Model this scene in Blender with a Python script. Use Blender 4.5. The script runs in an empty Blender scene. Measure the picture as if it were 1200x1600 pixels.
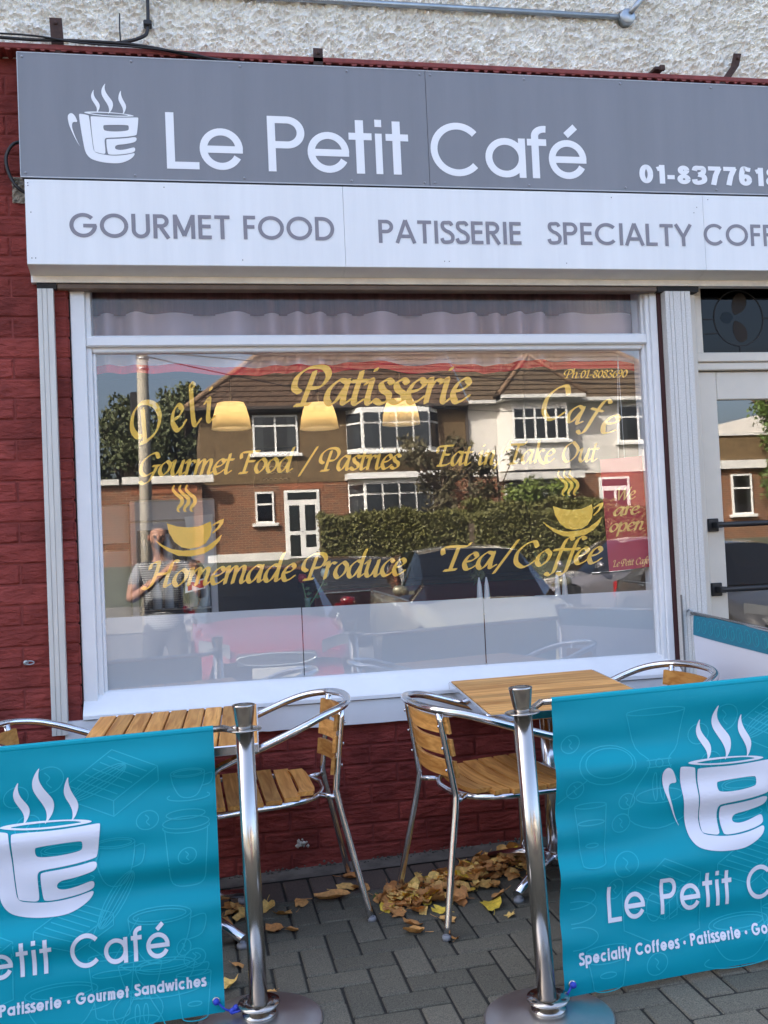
import bpy, math, random
import numpy as np
from mathutils import Vector, Matrix, noise
from mathutils.geometry import tessellate_polygon
R = math.radians
random.seed(7)
rng = np.random.default_rng(11)
scene = bpy.context.scene
C = scene.collection

# ---------------------------------------------------------------- camera
cam_d = bpy.data.cameras.new('camera')
cam_d.sensor_fit = 'VERTICAL'; cam_d.sensor_height = 36.0; cam_d.lens = 36.0
cam_d.clip_start = 0.02; cam_d.clip_end = 800
cam = bpy.data.objects.new('camera', cam_d); C.objects.link(cam)
cr = Vector((0.980739, -0.190171, -0.044563)); cdn = Vector((-0.037392, 0.041136, -0.998454)); cf = Vector((0.191710, 0.980889, 0.033233))
cam.matrix_world = Matrix(((cr.x, -cdn.x, -cf.x, 0.3292), (cr.y, -cdn.y, -cf.y, -4.3), (cr.z, -cdn.z, -cf.z, 1.3231), (0, 0, 0, 1)))
scene.camera = cam

# ---------------------------------------------------------------- sky, sun, exposure
SUN_EL = R(38)
sun_dir = Vector((-0.74, 0.67, 0)).normalized()
sun_vec = Vector((sun_dir.x * math.cos(SUN_EL), sun_dir.y * math.cos(SUN_EL), math.sin(SUN_EL)))
w = bpy.data.worlds.new('World'); scene.world = w; w.use_nodes = True
nt = w.node_tree; nt.nodes.clear()
sk = nt.nodes.new('ShaderNodeTexSky'); sk.sky_type = 'NISHITA'; sk.sun_disc = False
sk.sun_elevation = SUN_EL; sk.sun_rotation = math.atan2(sun_dir.x, sun_dir.y); sk.dust_density = 6.0; sk.ozone_density = 0.6; sk.air_density = 0.8
bg = nt.nodes.new('ShaderNodeBackground'); bg.inputs[1].default_value = 0.15
wo = nt.nodes.new('ShaderNodeOutputWorld')
nt.links.new(sk.outputs[0], bg.inputs[0]); nt.links.new(bg.outputs[0], wo.inputs[0])
sd = bpy.data.lights.new('sun', 'SUN'); sd.energy = 4.6; sd.angle = R(0.53); sd.color = (1.0, 0.94, 0.84)
so = bpy.data.objects.new('sun', sd); C.objects.link(so)
so.rotation_euler = (-sun_vec).to_track_quat('-Z', 'Y').to_euler(); so.location = (-10, 20, 20)
vs = scene.view_settings
vs.view_transform = 'Standard'; vs.look = 'None'; vs.exposure = 2.5; vs.gamma = 1.0; vs.use_curve_mapping = False
scene.cycles.max_bounces = 10; scene.cycles.transparent_max_bounces = 16; scene.cycles.glossy_bounces = 5
scene.cycles.caustics_reflective = False; scene.cycles.caustics_refractive = False

# ---------------------------------------------------------------- helpers
def tag(o, label=None, cat=None, group=None, kind=None):
    if label: o['label'] = label
    if cat: o['category'] = cat
    if group: o['group'] = group
    if kind: o['kind'] = kind
    return o
def empty(name, loc=(0, 0, 0), rz=0):
    o = bpy.data.objects.new(name, None); o.empty_display_size = 0.1; C.objects.link(o)
    o.location = loc; o.rotation_euler = (0, 0, rz); return o
def thing(name, label, cat, loc=(0, 0, 0), rz=0, group=None):
    return tag(empty(name, loc, rz), label, cat, group)
def setparent(o, p):
    if p is None: return
    o.parent = p
    if p.type == 'EMPTY' and p.parent is None:
        p_m = Matrix.LocRotScale(p.location, p.rotation_euler, p.scale)
        o.matrix_parent_inverse = p_m.inverted()
def mesh_obj(name, me, parent=None):
    o = bpy.data.objects.new(name, me); C.objects.link(o); setparent(o, parent); return o
def copy_tree(o, parent=None):
    c = o.copy(); C.objects.link(c); c.parent = parent
    if parent is not None: c.matrix_parent_inverse = o.matrix_parent_inverse.copy()
    for ch in list(o.children): copy_tree(ch, c)
    return c

class MB:
    def __init__(s): s.v = []; s.f = []; s.s = []
    def add(s, vs_, fs, smooth=False):
        b = len(s.v); s.v += [tuple(map(float, p)) for p in vs_]
        for f in fs: s.f.append(tuple(b + i for i in f)); s.s.append(smooth)
        return s
    def box(s, x0, x1, y0, y1, z0, z1, c=0.0):
        if c <= 0:
            return s.add([(x0,y0,z0),(x1,y0,z0),(x1,y1,z0),(x0,y1,z0),(x0,y0,z1),(x1,y0,z1),(x1,y1,z1),(x0,y1,z1)],
                  [(0,3,2,1),(4,5,6,7),(0,1,5,4),(1,2,6,5),(2,3,7,6),(3,0,4,7)])
        V = []; idx = {}
        X = (x0, x1); Y = (y0, y1); Z = (z0, z1)
        for i in (0, 1):
            for j in (0, 1):
                for k in (0, 1):
                    sx, sy, sz = (c if i == 0 else -c), (c if j == 0 else -c), (c if k == 0 else -c)
                    for a in range(3):
                        p = [X[i] + sx, Y[j] + sy, Z[k] + sz]; p[a] = (X[i], Y[j], Z[k])[a]
                        idx[(i, j, k, a)] = len(V); V.append(tuple(p))
        F = []
        g = lambda i, j, k, a: idx[(i, j, k, a)]
        F += [(g(0,0,0,0), g(0,0,1,0), g(0,1,1,0), g(0,1,0,0)), (g(1,0,0,0), g(1,1,0,0), g(1,1,1,0), g(1,0,1,0))]
        F += [(g(0,0,0,1), g(1,0,0,1), g(1,0,1,1), g(0,0,1,1)), (g(0,1,0,1), g(0,1,1,1), g(1,1,1,1), g(1,1,0,1))]
        F += [(g(0,0,0,2), g(0,1,0,2), g(1,1,0,2), g(1,0,0,2)), (g(0,0,1,2), g(1,0,1,2), g(1,1,1,2), g(0,1,1,2))]
        for i in (0, 1):
            for j in (0, 1): F.append((g(i,j,0,0), g(i,j,1,0), g(i,j,1,1), g(i,j,0,1)))
        for i in (0, 1):
            for k in (0, 1): F.append((g(i,0,k,0), g(i,1,k,0), g(i,1,k,2), g(i,0,k,2)))
        for j in (0, 1):
            for k in (0, 1): F.append((g(0,j,k,1), g(1,j,k,1), g(1,j,k,2), g(0,j,k,2)))
        for i in (0, 1):
            for j in (0, 1):
                for k in (0, 1): F.append((g(i,j,k,0), g(i,j,k,1), g(i,j,k,2)))
        return s.add(V, F)
    def tube(s, pts, r, n=10, closed=False, cap=True, flat=None):
        P = [Vector(p) for p in pts]; m = len(P)
        rr = r if isinstance(r, (list, tuple)) else [r] * m
        T = []
        for i in range(m):
            a = P[(i - 1) % m] if (closed or i > 0) else P[i]; b = P[(i + 1) % m] if (closed or i < m - 1) else P[i]
            T.append((b - a).normalized())
        up = Vector((0, 0, 1)) if abs(T[0].z) < 0.9 else Vector((1, 0, 0))
        nrm = (up - T[0] * up.dot(T[0])).normalized(); V = []
        for i in range(m):
            if i: nrm = (nrm - T[i] * nrm.dot(T[i])).normalized()
            bn = T[i].cross(nrm)
            for k in range(n):
                a = 2 * math.pi * k / n
                d = nrm * math.cos(a) + bn * math.sin(a)
                if flat: d = nrm * math.cos(a) * flat + bn * math.sin(a)
                V.append(P[i] + d * rr[i])
        F = []
        for i in range(m if closed else m - 1):
            j = (i + 1) % m
            for k in range(n): F.append((i*n+k, i*n+(k+1) % n, j*n+(k+1) % n, j*n+k))
        s.add(V, F, True)
        if cap and not closed:
            b = len(s.v) - len(V)
            s.f.append(tuple(b + k for k in range(n))[::-1]); s.s.append(False)
            s.f.append(tuple(b + (m-1)*n + k for k in range(n))); s.s.append(False)
        return s
    def lathe(s, prof, c=(0, 0, 0), n=28, axis=None):
        V = []; M_ = Matrix.Identity(3) if axis is None else Vector((0, 0, 1)).rotation_difference(Vector(axis)).to_matrix()
        for (r, z) in prof:
            for k in range(n):
                a = 2*math.pi*k/n; V.append(Vector(c) + M_ @ Vector((r*math.cos(a), r*math.sin(a), z)))
        F = []
        for i in range(len(prof)-1):
            for k in range(n): F.append((i*n+k, i*n+(k+1) % n, (i+1)*n+(k+1) % n, (i+1)*n+k))
        s.add(V, F, True); b = len(s.v) - len(V)
        if prof[0][0] > 1e-5: s.f.append(tuple(b+k for k in range(n))[::-1]); s.s.append(False)
        if prof[-1][0] > 1e-5: s.f.append(tuple(b+(len(prof)-1)*n+k for k in range(n))); s.s.append(False)
        return s
    def prism(s, poly, y0, y1, ax='y'):
        n = len(poly)
        def P(a, b, d): return (a, d, b) if ax == 'y' else ((d, a, b) if ax == 'x' else (a, b, d))
        V = [P(a, b, y0) for a, b in poly] + [P(a, b, y1) for a, b in poly]
        F = [tuple(range(n)), tuple(range(2*n-1, n-1, -1))] + [(i, i+n, (i+1) % n+n, (i+1) % n) for i in range(n)]
        return s.add(V, F)
    def grid(s, fn, nu, nv, smooth=True):
        V = [fn(i/nu, j/nv) for j in range(nv+1) for i in range(nu+1)]
        F = [(j*(nu+1)+i, j*(nu+1)+i+1, (j+1)*(nu+1)+i+1, (j+1)*(nu+1)+i) for j in range(nv) for i in range(nu)]
        return s.add(V, F, smooth)
    def xf(s, M_):
        s.v = [tuple(M_ @ Vector(p)) for p in s.v]; return s
    def mesh(s, name, mat):
        me = bpy.data.meshes.new(name); me.from_pydata(s.v, [], s.f); me.update()
        me.polygons.foreach_set('use_smooth', s.s)
        if mat: me.materials.append(mat)
        return me
    def build(s, name, mat, parent=None):
        return mesh_obj(name, s.mesh(name, mat), parent)

def fixnormals(o):
    import bmesh
    bm = bmesh.new(); bm.from_mesh(o.data); bmesh.ops.recalc_face_normals(bm, faces=bm.faces); bm.to_mesh(o.data); bm.free(); return o

# ---------------------------------------------------------------- materials
def M(name, col, rough=0.5, metal=0.0, var=None, bump=None, spec=0.5, col2=None, emit=None, stretch=None, wav=None, coat=0, bump2=None):
    """var=(scale, amount) colour mottling; bump=(scale, strength, distance); stretch scales the noise axes"""
    m = bpy.data.materials.new(name); m.use_nodes = True; n = m.node_tree; b = n.nodes['Principled BSDF']
    b.inputs['Base Color'].default_value = (*col, 1); b.inputs['Roughness'].default_value = rough; b.inputs['Metallic'].default_value = metal
    b.inputs['Specular IOR Level'].default_value = spec
    if coat: b.inputs['Coat Weight'].default_value = coat; b.inputs['Coat Roughness'].default_value = 0.05
    if emit: b.inputs['Emission Color'].default_value = (*emit[0], 1); b.inputs['Emission Strength'].default_value = emit[1]
    vec = None
    if var or bump or col2:
        g = n.nodes.new('ShaderNodeNewGeometry'); vec = g.outputs['Position']
        if stretch:
            mp = n.nodes.new('ShaderNodeVectorMath'); mp.operation = 'MULTIPLY'; mp.inputs[1].default_value = stretch
            n.links.new(vec, mp.inputs[0]); vec = mp.outputs[0]
    if var:
        t = n.nodes.new('ShaderNodeTexNoise'); t.inputs['Scale'].default_value = var[0]; t.inputs['Detail'].default_value = 6; t.inputs['Roughness'].default_value = 0.65
        n.links.new(vec, t.inputs['Vector'])
        rp = n.nodes.new('ShaderNodeValToRGB'); rp.color_ramp.elements[0].position = 0.3; rp.color_ramp.elements[1].position = 0.7
        a = var[1]; c2 = col2 or tuple(min(1, c*(1+a)) for c in col)
        rp.color_ramp.elements[0].color = (*[c*(1-a) for c in col], 1); rp.color_ramp.elements[1].color = (*c2, 1)
        n.links.new(t.outputs['Fac'], rp.inputs[0]); n.links.new(rp.outputs[0], b.inputs['Base Color'])
    if bump:
        t = n.nodes.new('ShaderNodeTexNoise'); t.inputs['Scale'].default_value = bump[0]; t.inputs['Detail'].default_value = 5; t.inputs['Roughness'].default_value = 0.6
        n.links.new(vec, t.inputs['Vector'])
        bp = n.nodes.new('ShaderNodeBump'); bp.inputs['Strength'].default_value = bump[1]; bp.inputs['Distance'].default_value = bump[2]
        n.links.new(t.outputs['Fac'], bp.inputs['Height']); n.links.new(bp.outputs[0], b.inputs['Normal'])
        if bump2:
            t2 = n.nodes.new('ShaderNodeTexVoronoi'); t2.inputs['Scale'].default_value = bump2[0]
            n.links.new(vec, t2.inputs['Vector'])
            bp2 = n.nodes.new('ShaderNodeBump'); bp2.inputs['Strength'].default_value = bump2[1]; bp2.inputs['Distance'].default_value = bump2[2]
            n.links.new(t2.outputs['Distance'], bp2.inputs['Height']); n.links.new(bp.outputs[0], bp2.inputs['Normal']); n.links.new(bp2.outputs[0], b.inputs['Normal'])
    return m
def glass_mat(name, gain=.06, tint=(1, 1, 1), rough=0.0, bump=None, dust=0.0):
    m = bpy.data.materials.new(name); m.use_nodes = True; n = m.node_tree; n.nodes.clear()
    o = n.nodes.new('ShaderNodeOutputMaterial'); mx = n.nodes.new('ShaderNodeMixShader'); tr = n.nodes.new('ShaderNodeBsdfTransparent'); gl = n.nodes.new('ShaderNodeBsdfGlossy')
    tr.inputs[0].default_value = (*tint, 1); gl.inputs[0].default_value = (1, 1, 1, 1); gl.inputs['Roughness'].default_value = rough
    fr = n.nodes.new('ShaderNodeLayerWeight'); pw = n.nodes.new('ShaderNodeMath'); pw.operation = 'POWER'; pw.inputs[1].default_value = 5.0
    n.links.new(fr.outputs['Facing'], pw.inputs[0])
    mu = n.nodes.new('ShaderNodeMath'); mu.operation = 'MULTIPLY_ADD'; mu.use_clamp = True; mu.inputs[1].default_value = 0.9; mu.inputs[2].default_value = 0.04 + gain
    n.links.new(pw.outputs[0], mu.inputs[0]); n.links.new(mu.outputs[0], mx.inputs[0]); n.links.new(tr.outputs[0], mx.inputs[1]); n.links.new(gl.outputs[0], mx.inputs[2]); 
    if dust:
        df = n.nodes.new('ShaderNodeBsdfDiffuse'); df.inputs[0].default_value = (0.75, 0.74, 0.72, 1); m2 = n.nodes.new('ShaderNodeMixShader')
        gg = n.nodes.new('ShaderNodeNewGeometry'); tn = n.nodes.new('ShaderNodeTexNoise'); tn.inputs['Scale'].default_value = 3.0; tn.inputs['Detail'].default_value = 8; mr = n.nodes.new('ShaderNodeMapRange'); mr.inputs[1].default_value = 0.3; mr.inputs[2].default_value = 0.75; mr.inputs[3].default_value = dust*0.5; mr.inputs[4].default_value = dust*1.6
        n.links.new(gg.outputs['Position'], tn.inputs['Vector']); n.links.new(tn.outputs['Fac'], mr.inputs[0]); n.links.new(mr.outputs[0], m2.inputs[0]); n.links.new(mx.outputs[0], m2.inputs[1]); n.links.new(df.outputs[0], m2.inputs[2]); n.links.new(m2.outputs[0], o.inputs[0])
    else: n.links.new(mx.outputs[0], o.inputs[0])
    if bump:
        g = n.nodes.new('ShaderNodeNewGeometry'); t = n.nodes.new('ShaderNodeTexNoise'); t.inputs['Scale'].default_value = bump[0]
        bp = n.nodes.new('ShaderNodeBump'); bp.inputs['Strength'].default_value = bump[1]; bp.inputs['Distance'].default_value = bump[2]
        n.links.new(g.outputs['Position'], t.inputs['Vector']); n.links.new(t.outputs['Fac'], bp.inputs['Height']); n.links.new(bp.outputs[0], gl.inputs['Normal'])
    return m
def film_mat(name, col, trans=0.4):
    m = bpy.data.materials.new(name); m.use_nodes = True; n = m.node_tree; n.nodes.clear()
    o = n.nodes.new('ShaderNodeOutputMaterial'); mx = n.nodes.new('ShaderNodeMixShader'); mx.inputs[0].default_value = trans
    d = n.nodes.new('ShaderNodeBsdfDiffuse'); t = n.nodes.new('ShaderNodeBsdfTranslucent')
    d.inputs[0].default_value = (*col, 1); t.inputs[0].default_value = (*col, 1)
    n.links.new(d.outputs[0], mx.inputs[1]); n.links.new(t.outputs[0], mx.inputs[2]); n.links.new(mx.outputs[0], o.inputs[0]); return m
def brick_mat(name, c1, c2, mortar, bw=0.225, bh=0.075, ms=0.01, bias=0.0, swap=False):
    m = bpy.data.materials.new(name); m.use_nodes = True; n = m.node_tree; b = n.nodes['Principled BSDF']; b.inputs['Roughness'].default_value = 0.85
    g = n.nodes.new('ShaderNodeNewGeometry'); sp = n.nodes.new('ShaderNodeSeparateXYZ'); cb = n.nodes.new('ShaderNodeCombineXYZ')
    ad = n.nodes.new('ShaderNodeMath'); ad.operation = 'ADD'
    n.links.new(g.outputs['Position'], sp.inputs[0]); n.links.new(sp.outputs[0], ad.inputs[0]); n.links.new(sp.outputs[1], ad.inputs[1])
    n.links.new(ad.outputs[0], cb.inputs[0]); n.links.new(sp.outputs[2], cb.inputs[1])
    t = n.nodes.new('ShaderNodeTexBrick'); t.inputs['Scale'].default_value = 1; t.inputs['Brick Width'].default_value = bw; t.inputs['Row Height'].default_value = bh; t.inputs['Mortar Size'].default_value = ms; t.inputs['Bias'].default_value = bias
    t.inputs['Color1'].default_value = (*c1, 1); t.inputs['Color2'].default_value = (*c2, 1); t.inputs['Mortar'].default_value = (*mortar, 1)
    n.links.new(cb.outputs[0], t.inputs['Vector'])
    nz = n.nodes.new('ShaderNodeTexNoise'); nz.inputs['Scale'].default_value = 1.3; nz.inputs['Detail'].default_value = 5; n.links.new(g.outputs['Position'], nz.inputs['Vector'])
    mx = n.nodes.new('ShaderNodeMix'); mx.data_type = 'RGBA'; mx.blend_type = 'MULTIPLY'; mx.inputs[0].default_value = 0.5
    n.links.new(t.outputs['Color'], mx.inputs[6]); n.links.new(nz.outputs['Fac'], mx.inputs[7]); n.links.new(mx.outputs[2], b.inputs['Base Color'])
    bp = n.nodes.new('ShaderNodeBump'); bp.inputs['Strength'].default_value = 0.6; bp.inputs['Distance'].default_value = 0.008; bp.invert = True
    n.links.new(t.outputs['Fac'], bp.inputs['Height']); n.links.new(bp.outputs[0], b.inputs['Normal']); return m
def wood_mat(name, c1, c2, axis, scale=1.0, rough=0.55):
    """long grain along axis, each piece shifted by its own random number"""
    m = bpy.data.materials.new(name); m.use_nodes = True; n = m.node_tree; b = n.nodes['Principled BSDF']; b.inputs['Roughness'].default_value = rough; b.inputs['Specular IOR Level'].default_value = 0.15
    tc = n.nodes.new('ShaderNodeTexCoord'); oi = n.nodes.new('ShaderNodeObjectInfo'); ml = n.nodes.new('ShaderNodeMath'); ml.operation = 'MULTIPLY'; ml.inputs[1].default_value = 37.0
    ad = n.nodes.new('ShaderNodeVectorMath'); ad.operation = 'ADD'; st = n.nodes.new('ShaderNodeVectorMath'); st.operation = 'MULTIPLY'
    s_ = [45*scale]*3; s_['xyz'.index(axis)] = 3.0*scale; st.inputs[1].default_value = s_
    n.links.new(oi.outputs['Random'], ml.inputs[0]); n.links.new(tc.outputs['Object'], ad.inputs[0]); n.links.new(ml.outputs[0], ad.inputs[1]); n.links.new(ad.outputs[0], st.inputs[0])
    t = n.nodes.new('ShaderNodeTexNoise'); t.inputs['Scale'].default_value = 1.0; t.inputs['Detail'].default_value = 4; t.inputs['Distortion'].default_value = 1.2
    n.links.new(st.outputs[0], t.inputs['Vector'])
    rp = n.nodes.new('ShaderNodeValToRGB'); rp.color_ramp.elements[0].position = 0.32; rp.color_ramp.elements[1].position = 0.68
    rp.color_ramp.elements[0].color = (*c1, 1); rp.color_ramp.elements[1].color = (*c2, 1)
    n.links.new(t.outputs['Fac'], rp.inputs[0])
    hs = n.nodes.new('ShaderNodeHueSaturation'); mr = n.nodes.new('ShaderNodeMapRange'); mr.inputs[3].default_value = 0.72; mr.inputs[4].default_value = 1.25
    n.links.new(oi.outputs['Random'], mr.inputs[0]); n.links.new(mr.outputs[0], hs.inputs['Value']); n.links.new(rp.outputs[0], hs.inputs['Color']); n.links.new(hs.outputs[0], b.inputs['Base Color'])
    bp = n.nodes.new('ShaderNodeBump'); bp.inputs['Strength'].default_value = 0.15; bp.inputs['Distance'].default_value = 0.002
    n.links.new(t.outputs['Fac'], bp.inputs['Height']); n.links.new(bp.outputs[0], b.inputs['Normal']); return m
def rand_mat(name, cols, rough=0.7, bump=None, var=0.15, nscale=30, **kw):
    """colour picked per object from a ramp, mottled"""
    m = M(name, cols[0], rough, bump=bump or (60, 0.2, 0.002), **kw); n = m.node_tree; b = n.nodes['Principled BSDF']
    oi = n.nodes.new('ShaderNodeObjectInfo'); rp = n.nodes.new('ShaderNodeValToRGB'); e = rp.color_ramp.elements
    for i, c in enumerate(cols):
        el = e[i] if i < 2 else e.new(0.5)
        el.position = i/(len(cols)-1); el.color = (*c, 1)
    n.links.new(oi.outputs['Random'], rp.inputs[0])
    g = n.nodes.new('ShaderNodeNewGeometry'); t = n.nodes.new('ShaderNodeTexNoise'); t.inputs['Scale'].default_value = nscale; t.inputs['Detail'].default_value = 5
    n.links.new(g.outputs['Position'], t.inputs['Vector'])
    mr = n.nodes.new('ShaderNodeMapRange'); mr.inputs[1].default_value = 0.3; mr.inputs[2].default_value = 0.7; mr.inputs[3].default_value = 1-var; mr.inputs[4].default_value = 1+var
    n.links.new(t.outputs['Fac'], mr.inputs[0])
    mx = n.nodes.new('ShaderNodeVectorMath'); mx.operation = 'MULTIPLY'; n.links.new(rp.outputs[0], mx.inputs[0]); n.links.new(mr.outputs[0], mx.inputs[1]); n.links.new(mx.outputs[0], b.inputs['Base Color']); return m

MAT = dict(
    red=rand_mat('red_masonry_paint', [(0.195, 0.036, 0.030), (0.228, 0.042, 0.034), (0.255, 0.050, 0.041)], 0.82, (48, 0.85, 0.015), 0.32, 7, spec=0.25, bump2=(30, 0.5, 0.012), stretch=(0.55, 1, 1.5)),
    redsmooth=M('red_trim_paint', (0.21, 0.040, 0.034), 0.7, var=(14, 0.35), bump=(40, 0.4, 0.004)),
    mortar=M('painted_mortar', (0.215, 0.040, 0.033), 0.85, bump=(80, 0.6, 0.006)),
    dash=M('rough_cast_render', (0.86, 0.82, 0.74), 0.95, var=(22, 0.20), bump=(70, 0.8, 0.01)),
    white=M('white_gloss_paint', (0.78, 0.79, 0.80), 0.35, var=(5, 0.04), bump=(9, 0.10, 0.01)),
    doorwhite=M('shaded_off_white_paint', (0.66, 0.60, 0.51), 0.35, var=(4, 0.05), bump=(9, 0.08, 0.01)),  # off-white, with the shade on the door mixed into the colour
    panel=M('white_sign_panel', (0.80, 0.81, 0.81), 0.3, var=(11, 0.05), stretch=(1, 1, 0.06)),
    grime=M('grimy_cream_metal', (0.78, 0.70, 0.58), 0.5, var=(7, 0.15)),
    signgrey=M('grey_sign_panel', (0.205, 0.21, 0.230), 0.38, var=(9, 0.06), stretch=(1, 1, 0.08)),
    signwhite=M('white_vinyl', (0.86, 0.87, 0.88), 0.4),
    signlet=M('grey_vinyl', (0.23, 0.22, 0.25), 0.45),
    edge=M('grey_panel_edge', (0.45, 0.47, 0.5), 0.4),
    black=M('black_gap', (0.008, 0.007, 0.007), 0.7),
    rail=M('aged_white_rail', (0.60, 0.59, 0.55), 0.42, var=(30, 0.10), stretch=(1, 1, 0.08)),
    railfleck=M('flecked_aluminium_rail', (0.62, 0.60, 0.56), 0.4, var=(160, 0.16), col2=(0.72, 0.70, 0.67)),
    steel=M('chrome', (0.50, 0.475, 0.44), 0.19, 1.0, var=(3, 0.08)),
    baseplate=M('brushed_steel_base', (0.62, 0.61, 0.60), 0.36, 1.0, var=(5, 0.1), bump=(70, 0.05, 0.002)),
    alu=M('polished_aluminium', (0.74, 0.74, 0.76), 0.17, 1.0, var=(8, 0.05), bump=(120, 0.02, 0.001)),
    galv=M('galvanised_steel', (0.38, 0.42, 0.45), 0.42, 0.85, var=(18, 0.2)),
    rust=M('rusty_brown_steel', (0.055, 0.028, 0.022), 0.8, var=(40, 0.4), bump=(90, 0.4, 0.002)),
    cable=M('black_cable', (0.012, 0.012, 0.014), 0.5),
    paver=rand_mat('charcoal_concrete_block', [(0.092, 0.086, 0.064), (0.112, 0.104, 0.078), (0.135, 0.125, 0.094)], 0.9, (420, 0.8, 0.003), 0.5, 260),
    paverbrown=rand_mat('brown_grey_block', [(0.095, 0.072, 0.060), (0.115, 0.088, 0.072)], 0.9, (420, 0.5, 0.002), 0.25, 200),
    joint=M('dark_joint_sand', (0.022, 0.021, 0.017), 0.95, var=(40, 0.4), bump=(150, 0.5, 0.004)),
    asphalt=M('asphalt', (0.055, 0.055, 0.057), 0.9, var=(3, 0.2), bump=(60, 0.4, 0.01)),
    concrete=M('weathered_concrete', (0.13, 0.12, 0.105), 0.9, var=(9, 0.35), bump=(60, 0.6, 0.006)),
    teal=M('teal_pvc_banner', (0.003, 0.30, 0.385), 0.42, bump=(4, 0.05, 0.01), spec=0.16),
    tealback=M('teal_banner_reverse', (0.01, 0.19, 0.29), 0.5),
    tealline=M('light_teal_print', (0.014, 0.40, 0.50), 0.38, spec=0.3),
    bannerwhite=M('white_banner_print', (0.74, 0.75, 0.83), 0.45),
    gold=M('gold_vinyl', (0.95, 0.56, 0.06), 0.5, var=(20, 0.05), emit=None),
    bluecord=M('blue_cord', (0.02, 0.05, 0.45), 0.6),
    film=film_mat('frosted_window_film', (0.60, 0.62, 0.64), 0.15),
    glass=glass_mat('window_glass', 0.085, dust=0.016),
    glassup=glass_mat('reeded_window_glass', 0.01, (0.9, 0.88, 0.9), 0.12),
    doorglass=glass_mat('door_glass', 0.09, (0.8, 0.8, 0.8)),
    curtain=film_mat('white_net_curtain', (0.86, 0.76, 0.80), 0.3),
    netdark=film_mat('mauve_net_curtain', (0.60, 0.49, 0.50), 0.3),
    redhem=M('red_curtain_hem', (0.60, 0.02, 0.03), 0.8),
    maroon=M('maroon_reflection_paint', (0.12, 0.05, 0.045), 0.8, var=(30, 0.5), stretch=(1, 1, 0.05)),  # colour of the painted dark reflection in the upper pane
    poster=M('crimson_poster', (0.42, 0.012, 0.03), 0.5),
    lampshade=film_mat('lit_cream_lampshade', (0.95, 0.86, 0.66), 0.6), bulb=M('lit_bulb', (1, .9, .7), .5, emit=((1.0, 0.82, 0.54), 4.0)),
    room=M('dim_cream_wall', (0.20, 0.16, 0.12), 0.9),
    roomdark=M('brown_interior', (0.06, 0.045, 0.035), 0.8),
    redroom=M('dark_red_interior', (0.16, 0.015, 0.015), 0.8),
    greymetal=M('grey_cooler_frame', (0.55, 0.53, 0.52), 0.5),
    beige=M('beige_cooler_side', (0.58, 0.54, 0.46), 0.5),
    blackboard=M('blackboard', (0.01, 0.01, 0.01), 0.9),
    paperwhite=M('white_paper', (0.75, 0.74, 0.70), 0.8),
)
# teak for slats: grain along x or y of the piece
MAT['teak_x'] = wood_mat('teak_grain_x', (0.50, 0.22, 0.06), (0.80, 0.44, 0.15), 'x')
MAT['teak_y'] = wood_mat('teak_grain_y', (0.47, 0.19, 0.045), (0.78, 0.40, 0.115), 'y')

# ---------------------------------------------------------------- ground shape
SX, SY = 0.0234, 0.0372
def gz(x, y):                                    # pavement plane: falls from the shop to the road, rises to the right
    return SX*max(-6, min(9, x)) + SY*max(-5.8, y)
def terrain(x, y):
    if y > -5.75: return gz(x, y) - 0.13
    base = -0.33 + 0.006*max(-20, min(30, x))
    t = max(0.0, min(1.0, (-y - 14.5)/11.0)); t = t*t*(3-2*t)
    return base + t*(1.02 - base)
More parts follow.
